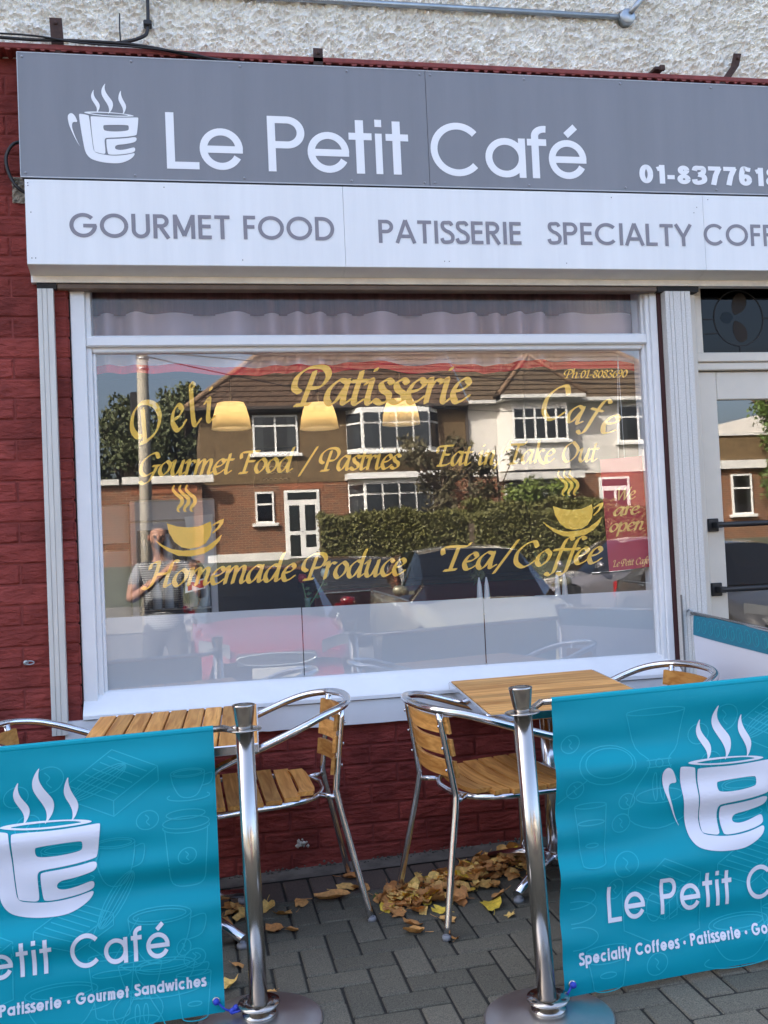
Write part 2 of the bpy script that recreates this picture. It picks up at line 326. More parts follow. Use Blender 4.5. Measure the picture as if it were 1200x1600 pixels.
# ---------------------------------------------------------------- lettering
def arc(cx, cy, rx, ry, a0, a1, n=22):
    return [(cx+rx*math.cos(R(a0+(a1-a0)*i/n)), cy+ry*math.sin(R(a0+(a1-a0)*i/n))) for i in range(n+1)]
def catmull(P, k=7, closed=False):
    out = []; m = len(P)
    for i in range(m if closed else m-1):
        p0 = P[(i-1) % m] if (closed or i > 0) else P[i]; p1 = P[i]; p2 = P[(i+1) % m]; p3 = P[(i+2) % m] if (closed or i < m-2) else p2
        for j in range(k):
            t = j/k
            out.append(tuple(0.5*((2*b)+(-a+c)*t+(2*a-5*b+4*c-d)*t*t+(-a+3*b-3*c+d)*t**3) for a, b, c, d in zip(p0, p1, p2, p3)))
    if not closed: out.append(tuple(P[-1]))
    return out
XH = 0.745
def glyph(ch, w):
    """geometric monoline sans, cap height 1: returns strokes (centre lines) and width"""
    h = w/2; r = XH/2; o = arc(r, r, r-h, r-h, 0, 360, 36)
    S = {
     'L': ([[(h,1),(h,0)],[(0,h),(.5,h)]], .5), 'T': ([[(.29,1),(.29,0)],[(0,1-h),(.58,1-h)]], .58), 'I': ([[(h,1),(h,0)]], w),
     'E': ([[(h,1),(h,0)],[(0,1-h),(.5,1-h)],[(0,.53),(.47,.53)],[(0,h),(.5,h)]], .5), 'F': ([[(h,1),(h,0)],[(0,1-h),(.48,1-h)],[(0,.53),(.44,.53)]], .48),
     'P': ([[(h,1),(h,0)],[(0,1-h),(.32,1-h)]+arc(.32,.71,.29-h,.29-h,90,-90)+[(0,.42+h)]], .61),
     'R': ([[(h,1),(h,0)],[(0,1-h),(.30,1-h)]+arc(.30,.72,.28-h,.28-h,90,-90)+[(0,.44+h)],[(.28,.46),(.56,0)]], .62),
     'D': ([[(h,1),(h,0)],[(0,1-h),(.30,1-h)]+arc(.30,.5,.48-h,.5-h,90,-90,30)+[(0,h)]], .78),
     'O': ([arc(.5,.5,.52-h,.5-h,0,360,44)], 1.02), 'C': ([arc(.5,.5,.5-h,.5-h,42,318,36)], .93),
     'G': ([arc(.5,.5,.5-h,.5-h,42,360,40),[(1-h*.3,.5-h*.2),(.5,.5-h*.2)]], 1.0),
     'U': ([[(h,1)]+arc(.34,.34,.34-h,.34-h,180,360)+[(.68-h,1)]], .68),
     'M': ([[(h,0),(h,1)],[(h,.98),(.41,.12)],[(.41,.12),(.82-h,.98)],[(.82-h,1),(.82-h,0)]], .82),
     'A': ([[(.02,0),(.38,1)],[(.74,0),(.38,1)],[(.16,.3),(.6,.3)]], .76), 'Y': ([[(0,1),(.33,.42)],[(.66,1),(.33,.42)],[(.33,.45),(.33,0)]], .66),
     'S': ([catmull([(.47,.80),(.40,.92),(.26,1-h),(.10,.90),(.08,.72),(.20,.58),(.36,.50),(.49,.34),(.45,.13),(.28,h),(.10,.09),(.03,.24)])], .52),
     'e': ([arc(r,r,r-h,r-h,0,333,34),[(w*.4,r-h*.1),(2*r-.004,r-h*.1)]], 2*r), 'o': ([o], 2*r), 'c': ([arc(r,r,r-h,r-h,45,315,28)], 2*r*.93),
     'a': ([o,[(2*r-h,XH),(2*r-h,0)]], 2*r), 'd': ([o,[(2*r-h,1),(2*r-h,0)]], 2*r), 'p': ([o,[(h,XH),(h,-.27)]], 2*r),
     't': ([[(.17,.98),(.17,0)],[(0,XH-h),(.36,XH-h)]], .36), 'i': ([[(h,XH),(h,0)],[(h,1),(h,1-w*1.05)]], w), 'l': ([[(h,1),(h,0)]], w),
     'f': ([[(.14,0),(.14,.80)]+arc(.14+.17,.80,.17,.2-h,180,80,10),[(0,XH-h),(.34,XH-h)]], .36),
     'n': ([[(h,XH),(h,0)],[(h,.36)]+arc(.275,XH-.275,.275-h,.275-h,180,0)+[(.55-h,0)]], .55), 'h': ([[(h,1),(h,0)],[(h,.36)]+arc(.275,XH-.275,.275-h,.275-h,180,0)+[(.55-h,0)]], .55),
     'm': ([[(h,XH),(h,0)],[(h,.36)]+arc(.24,XH-.24,.24-h,.24-h,180,0)+[(.48-h,0)],[(.48-h,.36)]+arc(.72-w,XH-.24,.24-h,.24-h,180,0)+[(.96-w-h,0)]], .96-w),
     'u': ([[(h,XH)]+arc(.275,.275,.275-h,.275-h,180,360)+[(.55-h,XH)],[(.55-h,XH),(.55-h,0)]], .55), 'r': ([[(h,XH),(h,0)],[(h,.40)]+arc(.30,XH-.30,.30-h,.30-h,180,85,12)], .33),
     's': ([catmull([(.35,.60),(.29,.70),(.19,XH-h),(.07,.64),(.08,.50),(.19,.42),(.31,.36),(.37,.24),(.32,.09),(.19,h),(.06,.09),(.02,.19)])], .39),
     'w': ([[(.02,XH),(.22,.03)],[(.22,.03),(.42,XH-.03)],[(.42,XH-.03),(.62,.03)],[(.62,.03),(.82,XH)]], .84), 'y': ([[(0,XH),(.29,.06)],[(.56,XH),(.16,-.27)]], .56),
     '•': ([arc(.1,.37,.05,.05,0,360,12)], .2), '-': ([[(0,.36),(.30,.36)]], .30),
     '0': ([arc(.28,.5,.28-h,.5-h,0,360,30)], .56), '1': ([[(.27,1),(.27,0)],[(.06,.77),(.27,.84)]], .38),
     '3': ([catmull([(h*.6,.74),(.12,.89),(.27,1-h*.95),(.43,.87),(.42,.64),(.24,.535)],6),catmull([(.22,.535),(.44,.45),(.46,.22),(.28,h*.95),(.10,.12),(h*.55,.28)],6)], .54), '7': ([[(0,1-h),(.52,1-h)],[(.46,.93),(.30,.5),(.20,0)]], .54),
     '6': ([arc(.28,.31,.27-h,.31-h,0,360,28),catmull([(h,.32),(h*1.1,.62),(.20,.93),(.36,1-h),(.50,.86)])], .56), '8': ([arc(.28,.75,.24-h,.25-h,0,360,24),arc(.28,.27,.275-h,.27-h,0,360,26)], .56),
    }
    if ch == 'é':
        s, wd = glyph('e', w); return s+[[(r-.02,.83),(r+.17,1.0)]], wd
    return S[ch]
# broad-nib italic: x-height 1
K = {
 'a': ([[(.66,.93),(.40,1.0),(.12,.66),(.06,.25),(.20,.0),(.40,.16),(.62,.68)],[(.70,1.02),(.62,.30),(.66,.02),(.86,.17)]], .86),
 'c': ([[(.60,.84),(.42,1),(.14,.7),(.06,.3),(.22,0),(.44,.05),(.62,.22)]], .62), 'd': ([[(.66,.93),(.40,1.0),(.12,.66),(.06,.25),(.20,.0),(.40,.16),(.62,.68)],[(.82,1.72),(.72,1.3),(.62,.30),(.66,.02),(.86,.17)]], .88),
 'e': ([[(.10,.46),(.40,.56),(.57,.78),(.44,1.0),(.20,.82),(.06,.4),(.18,.02),(.40,.05),(.62,.25)]], .63), 'f': ([[(.92,1.58),(.74,1.72),(.54,1.45),(.36,.5),(.24,-.35),(.06,-.62),(-.14,-.52)],[(.10,.95),(.70,.98)]], .56),
 'h': ([[(.20,1.74),(.10,0)],[(.12,.45),(.36,.90),(.56,1.0),(.64,.78),(.56,.2),(.64,0),(.80,.14)]], .82), 'i': ([[(.02,.84),(.20,1.0),(.14,.22),(.22,0),(.40,.16)],[(.28,1.42),(.30,1.46)]], .42),
 'j': ([[(.2,1),(.1,-.5)]], .4), 'k': ([[(.20,1.74),(.10,0)],[(.62,.92),(.42,.95),(.16,.5)],[(.26,.58),(.48,.1),(.78,-.10)]], .74), 'l': ([[(.34,1.62),(.22,1.72),(.17,1.2),(.13,.22),(.22,0),(.42,.16)]], .44),
 'm': ([[(.0,.84),(.16,1.0),(.09,0)],[(.12,.45),(.36,.93),(.52,.98),(.54,.7),(.46,0)],[(.50,.45),(.74,.93),(.92,.98),(.95,.7),(.88,.2),(.95,0),(1.12,.16)]], 1.14),
 'n': ([[(.0,.84),(.16,1.0),(.09,0)],[(.12,.45),(.36,.92),(.54,.98),(.58,.72),(.50,.2),(.58,0),(.76,.16)]], .78), 'o': ([[(.42,1.0),(.14,.70),(.07,.28),(.26,0),(.54,.30),(.62,.72),(.42,1.0)]], .70),
 'p': ([[(.0,.84),(.16,1.0),(.02,-.62)],[(.12,.45),(.36,.92),(.58,.92),(.64,.55),(.44,.04),(.12,.10)]], .74), 'r': ([[(.0,.84),(.16,1.0),(.09,0)],[(.12,.5),(.32,.92),(.54,.94)]], .52),
 's': ([[(.50,.84),(.34,1),(.14,.86),(.20,.58),(.42,.38),(.42,.12),(.20,0),(.0,.12)]], .52), 't': ([[(.26,1.36),(.13,.3),(.20,0),(.42,.15)],[(-.02,.95),(.48,.98)]], .44),
 'u': ([[(.0,.84),(.16,.98),(.09,.3),(.20,.0),(.40,.14),(.60,.70)],[(.66,1),(.58,.24),(.64,0),(.82,.16)]], .84), 'w': ([[(.0,.84),(.15,1),(.12,.3),(.25,0),(.45,.3),(.54,1)],[(.50,.3),(.65,0),(.86,.3),(.96,.8),(.86,1)]], 1.02),
 'C': ([[(1.02,1.22),(.86,1.56),(.50,1.42),(.16,.92),(.15,.32),(.44,-.02),(.74,.06),(1.02,.34)]], 1.06),
 'D': ([[(.24,.22),(.04,.32),(-.08,.72),(.12,1.28),(.54,1.54),(1.0,1.32),(1.14,.80),(.92,.28),(.52,.02),(.16,-.04)],[(.50,1.28),(.34,0)]], 1.24),
 'P': ([[(.10,.52),(-.10,.72),(-.04,1.20),(.32,1.55),(.80,1.55),(.98,1.20),(.78,.76),(.36,.68)],[(.50,1.38),(.26,0)],[(.04,-.03),(.46,.02)]], .98),
 'F': ([[(.0,1.05),(.02,1.40),(.32,1.48),(1.02,1.52)],[(.50,1.46),(.26,0)],[(.36,.80),(.82,.83)],[(.04,-.02),(.46,.02)]], .90), 'E': ([[(.0,1.05),(.02,1.40),(.32,1.48),(.98,1.52)],[(.50,1.46),(.28,.05)],[(.36,.80),(.80,.83)],[(.12,.0),(.62,.02),(.92,.18)]], .98),
 'G': ([[(1.06,1.24),(.88,1.56),(.52,1.42),(.16,.92),(.15,.32),(.44,0),(.80,.20)],[(1.04,.66),(.88,.1),(.70,-.38),(.40,-.56),(.18,-.42)],[(.82,.66),(1.16,.70)]], 1.18),
 'H': ([[(.02,1.12),(.10,1.42),(.36,1.50),(.40,1.2),(.26,.3),(.06,-.06),(-.18,-.02)],[(1.34,1.50),(1.14,1.52),(1.02,1.2),(.88,.3),(.92,0),(1.10,.12)],[(.34,.76),(.98,.80)]], 1.22),
 'T': ([[(.02,1.02),(.0,1.38),(.34,1.48),(1.0,1.46),(1.18,1.64)],[(.68,1.46),(.46,.03)],[(.22,-.02),(.70,.02)]], 1.0), 'O': ([[(.72,1.55),(.26,1.2),(.12,.5),(.44,0),(.94,.36),(1.10,1.0),(.72,1.55)]], 1.22),
 'W': ([[(-.06,1.28),(.14,1.5),(.18,.8),(.26,0)],[(.26,0),(.84,1.42)],[(.80,1.3),(.88,0)],[(.88,0),(1.24,.8),(1.48,1.54)]], 1.42), 'L': ([[(.04,1.18),(.14,1.48),(.44,1.5),(.36,.9),(.24,.06)],[(.10,.0),(.50,.03),(.86,.16)]], .90),
 '0': ([[(.42,1.42),(.14,.95),(.10,.35),(.30,0),(.58,.45),(.62,1.05),(.42,1.42)]], .72), '1': ([[(.12,1.2),(.36,1.42),(.24,0)],[(.04,0),(.46,.0)]], .56), '3': ([[(.10,1.25),(.36,1.42),(.56,1.15),(.28,.80),(.56,.45),(.40,.03),(.04,.08)]], .66),
 '6': ([[(.62,1.4),(.24,1.0),(.08,.4),(.28,0),(.58,.3),(.50,.72),(.12,.5)]], .68), '8': ([[(.38,.76),(.14,1.05),(.36,1.42),(.58,1.12),(.30,.72),(.06,.35),(.28,0),(.56,.28),(.38,.76)]], .68), '9': ([[(.58,.98),(.36,.68),(.14,.85),(.20,1.28),(.46,1.42),(.62,1.15)],[(.62,1.15),(.56,.55),(.36,.12),(.08,-.02)]], .68),
 '-': ([[(.04,.5),(.42,.52)]], .46), ':': ([[(.14,.12),(.16,.15)],[(.20,.82),(.22,.85)]], .34), '/': ([[(.0,-.32),(.86,1.70)]], .78), ' ': ([], .50),
}
def ribbon2d(pts, hw):
    n = len(pts); V = []; 
    for i in range(n):
        a = pts[max(0, i-1)]; b = pts[min(n-1, i+1)]; dx, dy = b[0]-a[0], b[1]-a[1]; l = math.hypot(dx, dy) or 1e-9
        nx, ny = -dy/l, dx/l; q = hw(nx, ny, i/(n-1)) if callable(hw) else hw
        V += [(pts[i][0]+nx*q, pts[i][1]+ny*q), (pts[i][0]-nx*q, pts[i][1]-ny*q)]
    return V, [(2*i, 2*i+1, 2*i+3, 2*i+2) for i in range(n-1)]
def densify(pts, step):
    out = [pts[0]]
    for a, b in zip(pts, pts[1:]):
        k = max(1, int(math.ceil(math.hypot(b[0]-a[0], b[1]-a[1])/step)))
        out += [(a[0]+(b[0]-a[0])*i/k, a[1]+(b[1]-a[1])*i/k) for i in range(1, k+1)]
    return out
class Ink:
    """collects flat print and lays it on a surface through fn(u, v, lift)"""
    def __init__(s, fn, lift=0.001): s.mb = MB(); s.fn = fn; s.k = 0; s.lift = lift
    def lay(s, V, F):
        s.k += 1; d = s.lift + 0.00006*(s.k % 24)
        s.mb.add([s.fn(x, y, d) for x, y in V], F)
    def stroke(s, pts, hw, step=None):
        if step: pts = densify(pts, step)
        s.lay(*ribbon2d(pts, hw))
    def sans(s, text, x0, x1, z, size, wt=0.125, gap=0.13, space=0.36, step=None, only=None):
        G = [(None, space) if c == ' ' else glyph(c, wt) for c in text]
        tot = sum(g[1] for g in G) + gap*(len(G)-1)
        kx = (x1-x0)/(tot*size); cx = 0; wi = 0
        for g in G:
            if g[0] is None: wi += 1
            if g[0] and (only is None or only == wi):
                for st in g[0]:
                    V, F = ribbon2d(densify(st, step/size) if step else st, wt/2)
                    s.lay([(x0+(cx+a)*size*kx, z+b*size) for a, b in V], F)
            cx += g[1]+gap
    def nibglyph(s, ch, x, z, size, kx=1.0, ang=0.0, nib=0.125, thin=0.037, slant=0.16):
        ca, sa = math.cos(R(40)), math.sin(R(40)); c_, s_ = math.cos(R(ang)), math.sin(R(ang))
        hw = lambda nx, ny, t: math.hypot(nib*(nx*ca+ny*sa), thin*(-nx*sa+ny*ca))
        def put(V): 
            out = []
            for a, b in V:
                a = (a+slant*b)*size*kx; b = b*size
                out.append((x+a*c_-b*s_, z+a*s_+b*c_))
            return out
        for st in K[ch][0]:
            p = catmull(st, 8) if len(st) > 2 else densify(st, .2)
            V, F = ribbon2d(p, hw); s.lay(put(V), F)
            for e in (p[0], p[-1]):
                E = [(e[0]+nib*.82*math.cos(t)*ca-thin*1.2*math.sin(t)*sa, e[1]+nib*.82*math.cos(t)*sa+thin*1.2*math.sin(t)*ca) for t in [i*math.pi/5 for i in range(10)]]
                s.lay(put(E), [tuple(range(10))])
    def nib(s, text, x0, x1, z, size, z1=None):
        tot = sum(K[c][1] for c in text)+.16*1.0; kx = (x1-x0)/(tot*size); cx = 0; z1 = z if z1 is None else z1
        for c in text:
            s.nibglyph(c, x0+cx*size*kx, z+(z1-z)*cx/tot, size, kx); cx += K[c][1]
    def fill(s, outer, hole=None, maxe=None):
        loops = [[Vector((a, b, 0)) for a, b in outer]]
        if hole: loops.append([Vector((a, b, 0)) for a, b in hole])
        tris = tessellate_polygon(loops); pts = list(outer)+(list(hole) if hole else [])
        T = [tuple(pts[i] for i in t) for t in tris]
        if maxe:
            out = []; st = T
            while st:
                t = st.pop(); L = [math.dist(t[i], t[(i+1) % 3]) for i in range(3)]; i = L.index(max(L))
                if L[i] <= maxe: out.append(t); continue
                a, b, c = t[i], t[(i+1) % 3], t[(i+2) % 3]; m = ((a[0]+b[0])/2, (a[1]+b[1])/2); st += [(a, m, c), (m, b, c)]
            T = out
        V = [p for t in T for p in t]; s.lay(V, [(3*i, 3*i+1, 3*i+2) for i in range(len(T))])
    def build(s, name, mat, parent): return s.mb.build(name, mat, parent)
def chaikin(P, n=2):
    for _ in range(n):
        P = [q for i in range(len(P)) for q in ((.75*P[i][0]+.25*P[(i+1) % len(P)][0], .75*P[i][1]+.25*P[(i+1) % len(P)][1]), (.25*P[i][0]+.75*P[(i+1) % len(P)][0], .25*P[i][1]+.75*P[(i+1) % len(P)][1]))]
    return P
LOGO = {"steam": [[[-0.0346, 0.2963], [-0.0421, 0.2849], [-0.0472, 0.2697], [-0.0449, 0.2548], [-0.0373, 0.2417], [-0.0292, 0.2285], [-0.0254, 0.2167], [-0.0279, 0.2017], [-0.0228, 0.2072], [-0.0168, 0.2171], [-0.0138, 0.2306], [-0.0174, 0.2425], [-0.0261, 0.2541], [-0.0337, 0.2658], [-0.0372, 0.2806]], [[0.0103, 0.3237], [-0.0008, 0.3091], [-0.0071, 0.2923], [-0.0063, 0.2744], [0.0031, 0.2568], [0.0139, 0.2392], [0.02, 0.2245], [0.0209, 0.2095], [0.0154, 0.1973], [0.0243, 0.2066], [0.0333, 0.2205], [0.0368, 0.2371], [0.0344, 0.2505], [0.0248, 0.2637], [0.0152, 0.2768], [0.0072, 0.2929], [0.0063, 0.3079]], [[0.0691, 0.298], [0.0607, 0.2817], [0.0569, 0.2635], [0.0602, 0.2501], [0.0683, 0.2354], [0.0741, 0.2206], [0.0745, 0.2055], [0.0698, 0.197], [0.0788, 0.2057], [0.0844, 0.218], [0.0871, 0.2301], [0.0844, 0.242], [0.0776, 0.2538], [0.0709, 0.2686], [0.068, 0.2835]]], "rimo": [[-0.0791, 0.2012], [-0.067, 0.2053], [-0.0357, 0.2068], [0.0071, 0.2066], [0.05, 0.2046], [0.093, 0.2008], [0.1173, 0.1951], [0.11, 0.1918], [0.0782, 0.1898], [0.0351, 0.1891], [-0.0077, 0.1905], [-0.0503, 0.1948]], "rimi": [[-0.0558, 0.2], [-0.0444, 0.2013], [-0.0273, 0.2023], [0.0127, 0.2026], [0.0585, 0.2013], [0.0814, 0.1986], [0.0943, 0.1952], [0.087, 0.1943], [0.064, 0.1934], [0.0209, 0.193], [-0.0218, 0.1953], [-0.0417, 0.1976]], "L": [[-0.0958, 0.1931], [-0.0914, 0.1963], [-0.0604, 0.1915], [-0.0568, 0.1871], [-0.0523, 0.135], [-0.0462, 0.0637], [-0.0425, 0.0474], [-0.0328, 0.0402], [0.0068, 0.033], [0.0411, 0.032], [0.0757, 0.036], [0.0989, 0.0418], [0.1135, 0.0455], [0.1117, 0.0356], [0.1012, 0.0233], [0.0806, 0.0107], [0.0573, 0.0025], [0.0286, 0.0008], [-0.0113, 0.0036], [-0.0479, 0.0129], [-0.0646, 0.0244], [-0.0767, 0.0448], [-0.0825, 0.0804], [-0.0916, 0.1486]], "P": [[-0.0521, 0.1843], [-0.0491, 0.1874], [-0.0221, 0.1869], [0.035, 0.1846], [0.0925, 0.1867], [0.1301, 0.1896], [0.1329, 0.1861], [0.1248, 0.1201], [0.1188, 0.1154], [0.084, 0.1089], [0.0437, 0.1048], [0.0064, 0.1027], [0.0005, 0.098], [-0.0012, 0.089], [0.0015, 0.0442], [-0.0015, 0.0382], [-0.0101, 0.0379], [-0.0384, 0.0445], [-0.0424, 0.0504], [-0.0477, 0.1054]], "Ph": [[-0.004, 0.1502], [-0.0004, 0.1539], [0.09, 0.1571], [0.0942, 0.1522], [0.0938, 0.1401], [0.0892, 0.134], [0.0445, 0.1285], [0.0016, 0.1303], [-0.0038, 0.1382]], "E": [[0.0046, 0.0937], [0.0091, 0.0983], [0.0492, 0.1002], [0.0896, 0.1045], [0.1158, 0.1099], [0.1237, 0.1051], [0.1209, 0.093], [0.1092, 0.0866], [0.0743, 0.0788], [0.0513, 0.0766], [0.0411, 0.0724], [0.0374, 0.0648], [0.0406, 0.058], [0.0563, 0.0549], [0.0823, 0.0593], [0.1056, 0.0669], [0.1142, 0.0672], [0.1162, 0.0582], [0.1122, 0.0491], [0.0874, 0.0414], [0.047, 0.0357], [0.0155, 0.0351], [0.0085, 0.04]], "h": [[-0.1386, 0.1796], [-0.1354, 0.1916], [-0.1253, 0.198], [-0.1142, 0.1924], [-0.1062, 0.1778], [-0.1011, 0.1608], [-0.1166, 0.1626], [-0.1225, 0.1549], [-0.123, 0.1385], [-0.1154, 0.112], [-0.1037, 0.0827], [-0.0931, 0.0607], [-0.1091, 0.0884], [-0.1236, 0.1207], [-0.1352, 0.153]]}
def cup_logo(ink, ox, oz, k, maxe=None):
    T = lambda P: [(ox+a*k, oz+b*k) for a, b in chaikin(P)]
    for q in LOGO['steam']: ink.fill(T(q), None, maxe)
    o, i = T(LOGO['rimo']), T(LOGO['rimi']); n = len(o)
    ink.lay(o+i, [(a, (a+1) % n, n+(a+1) % n, n+a) for a in range(n)])
    ink.fill(T(LOGO['L']), None, maxe); ink.fill(T(LOGO['P']), T(LOGO['Ph']), maxe); ink.fill(T(LOGO['E']), None, maxe); ink.fill(T(LOGO['h']), None, maxe)
# ---------------------------------------------------------------- ground, road, pavement
def ground_sheet():
    xs = np.concatenate([np.linspace(-220, -30, 12), np.linspace(-28, 40, 69), np.linspace(44, 220, 12)])
    ys = np.concatenate([np.linspace(-320, -60, 14), np.linspace(-56, -16, 41), np.linspace(-15.5, -6, 20), [-5.9, -5.76, -5.74, -5.0, -3.0, -1.0, 0.5, 8, 30, 120, 320]])
    V = [(x, y, terrain(x, y)) for y in ys for x in xs]; n = len(xs)
    F = [(j*n+i, j*n+i+1, (j+1)*n+i+1, (j+1)*n+i) for j in range(len(ys)-1) for i in range(n-1)]
    mb = MB(); mb.add(V, F, True); return tag(mb.build('ground', MAT['asphalt']), 'grey asphalt ground and road in front of the shop', kind='structure')
ground_sheet()
pv = MB()
pv.grid(lambda u, v: (-14+u*30, 0.3-v*6.05, gz(-14+u*30, 0.3-v*6.05)-0.006), 60, 12, False)
pavement = tag(pv.build('pavement', MAT['joint']), 'charcoal block paving in herringbone pattern before the cafe', kind='structure')
for k in range(22):                                    # kerb stones at the road edge
    x = -8 + k*0.92; mb = MB(); zt = gz(x+.45, -5.8)
    mb.box(x, x+0.912, -5.94, -5.80, zt-0.16, zt+0.004, 0.012)
    mb.build('kerb_stone', MAT['concrete'], pavement)
slope = Matrix(((1, 0, 0), (0, 1, 0), (SX, SY, 1))).to_4x4()          # lays a flat piece on the fall of the pavement
_pm = {}
def paver_mesh(w_, d_, mat, key):
    k = (round(w_, 3), round(d_, 3), key)
    if k not in _pm:
        mb = MB(); mb.box(-w_/2, w_/2, -d_/2, d_/2, -0.05, 0, 0.0045); mb.xf(slope); _pm[k] = mb.mesh('paver', mat)
    return _pm[k]
def lay_paver(x0, x1, y0, y1, mat='paver'):
    w_, d_ = x1-x0-0.0082, y1-y0-0.0082
    o = mesh_obj('paver', paver_mesh(w_, d_, MAT[mat], mat), pavement)
    cx, cy = (x0+x1)/2, (y0+y1)/2
    o.location = (cx+random.uniform(-.001, .001), cy+random.uniform(-.001, .001), gz(cx, cy)+random.uniform(-.0012, .0012))
    o.rotation_euler = (random.uniform(-.007, .007), random.uniform(-.007, .007), random.uniform(-.007, .007))
P0 = 0.1; OX, OY = 0.7514, -0.7231; YB = -0.379
far = MB()
for j in range(-5, 44):
    for i in range(-30, 40):
        m = (i+j) % 4
        if m not in (0, 2): continue
        x0 = OX+i*P0; y1 = OY-j*P0
        x1, y0 = (x0+P0, y1-2*P0) if m == 0 else (x0+2*P0, y1-P0)
        y1 = min(y1, YB)
        if y1-y0 < 0.03 or y0 < -4.9: continue
        cx, cy = (x0+x1)/2, (y0+y1)/2
        if cy > -1.93 and -0.02-0.18*(-cy) < cx < 1.75+0.55*(-cy) and cx < 2.75: lay_paver(x0, x1, y0, y1)
        elif cy > -3.4:
            b = MB(); b.box(x0+.003-cx, x1-.003-cx, y0+.003-cy, y1-.003-cy, -.03, 0, .004); b.xf(slope)
            far.add([(a+cx, c+cy, d+gz(cx, cy)) for a, c, d in b.v], b.f)
tag(far.build('paving_blocks', MAT['paver'], pavement), kind='stuff')
for k in range(-9, 24):
    lay_paver(0.655+k*0.1036-0.1036, 0.655+k*0.1036, -0.377, -0.166, 'paverbrown')
ks = MB(); ks.grid(lambda u, v: (-2+u*6, -0.164+v*0.11, gz(-2+u*6, -0.164+v*0.11)+0.001+0.006*v+0.002*noise.noise(Vector((u*90, v*3, 0)))), 120, 3, False)
ks.build('mortar_strip', MAT['concrete'], pavement)

# ---------------------------------------------------------------- the cafe building
cafe = thing('cafe_building', 'red painted brick shop building with rough cream render above the sign', 'building', (1.2, 0, 0))
YF = -0.06
def wallpart(name, mat, *boxes):
    mb = MB()
    for b in boxes: mb.box(*b)
    return mb.build(name, mat, cafe)
_bm = []
def brick_mesh(L, H, seed):
    mb = MB(); c = 0.0045; nx, nz = 5, 2
    def fn(u, v):
        e = min(u, 1-u)*L; f_ = min(v, 1-v)*H
        d = 0.0 if (e < 1e-6 or f_ < 1e-6) else -c
        p = Vector((u*L*14+seed*9, v*H*18, seed))
        return (-L/2+u*L, d+(0 if d == 0 else 0.006*noise.noise(p)), -H/2+v*H)
    us = [0, .03, .3, .55, .8, .97, 1]; vs_ = [0, .09, .5, .91, 1]
    V = [fn(u, v) for v in vs_ for u in us]; n = len(us)
    F = [(j*n+i, j*n+i+1, (j+1)*n+i+1, (j+1)*n+i) for j in range(len(vs_)-1) for i in range(n-1)]
    mb.add(V, F, False); return mb.mesh('brick', MAT['red'])
_bcache = {}
def put_brick(parent, x0, x1, z0, z1):
    L = round(x1-x0, 3); H = round(z1-z0, 3); sd = random.randrange(4)
    if (L, H, sd) not in _bcache: _bcache[(L, H, sd)] = brick_mesh(L, H, sd+L)
    o = mesh_obj('brick', _bcache[(L, H, sd)], parent); o.location = ((x0+x1)/2, YF+0.0045+random.uniform(-.0015, .0015), (z0+z1)/2)
CP = 0.0817; CZ = 0.0088; BLN = 0.2275
def brickwork(parent, xa, xb, za, zb):
    k = math.floor((za-CZ)/CP)
    while CZ+k*CP < zb-0.01:
        z0, z1 = max(za, CZ+k*CP+0.0025), min(zb, CZ+(k+1)*CP-0.0035)
        off = (0.5 if k % 2 else 0.0)*BLN + 0.03
        i = math.floor((xa-off)/BLN)
        while off+i*BLN < xb:
            x0, x1 = max(xa, off+i*BLN+0.003), min(xb, off+(i+1)*BLN-0.004)
            if x1-x0 > 0.025 and z1-z0 > 0.015: put_brick(parent, x0, x1, z0, z1)
            i += 1
        k += 1
bw = brick_mat('painted_brick_far', (0.31, 0.032, 0.027), (0.28, 0.03, 0.025), (0.22, 0.024, 0.02), BLN, CP)
pier = wallpart('brick_pier', MAT['mortar'], (-1.05, -0.10, YF+0.006, 0.25, -0.4, 3.345))
brickwork(pier, -1.05, -0.10, 0.0, 3.34)
for k in range(42):                                        # brick ends showing in the window reveal
    z0 = CZ+k*CP
    if 0.60 < z0 < 2.40:
        mb = MB(); mb.box(-0.1006, -0.095, YF+0.002, -0.012, z0+.004, z0+CP-.005, 0.002); mb.build('brick_end', MAT['red'], pier)
dado = wallpart('brick_apron_wall', MAT['mortar'], (-0.10, 2.60, YF+0.006, 0.25, -0.4, 0.592))
brickwork(dado, -0.095, 2.60, -0.03, 0.59)
wallpart('outer_wall', bw, (-12, -1.05, YF, 0.25, -0.4, 3.345), (3.60, 13, YF, 0.25, -0.4, 3.345))
wallpart('lintel_wall', MAT['roomdark'], (-0.10, 3.60, -0.045, 0.25, 2.50, 3.345))
# moulded ledge with a row of notches on its underside
lg = MB(); lg.box(-3, 6, -0.14, -0.05, 3.349, 3.371, 0.003); x = -3
while x < 6:
    wd = random.uniform(.016, .030); hh = random.uniform(.004, .011)
    lg.prism([(x, 3.3485), (x+.005, 3.3485-hh), (x+wd-.005, 3.3485-hh), (x+wd, 3.3485)], -0.139, -0.06); x += wd+random.uniform(.014, .036)
lg.build('ledge', MAT['redsmooth'], cafe)
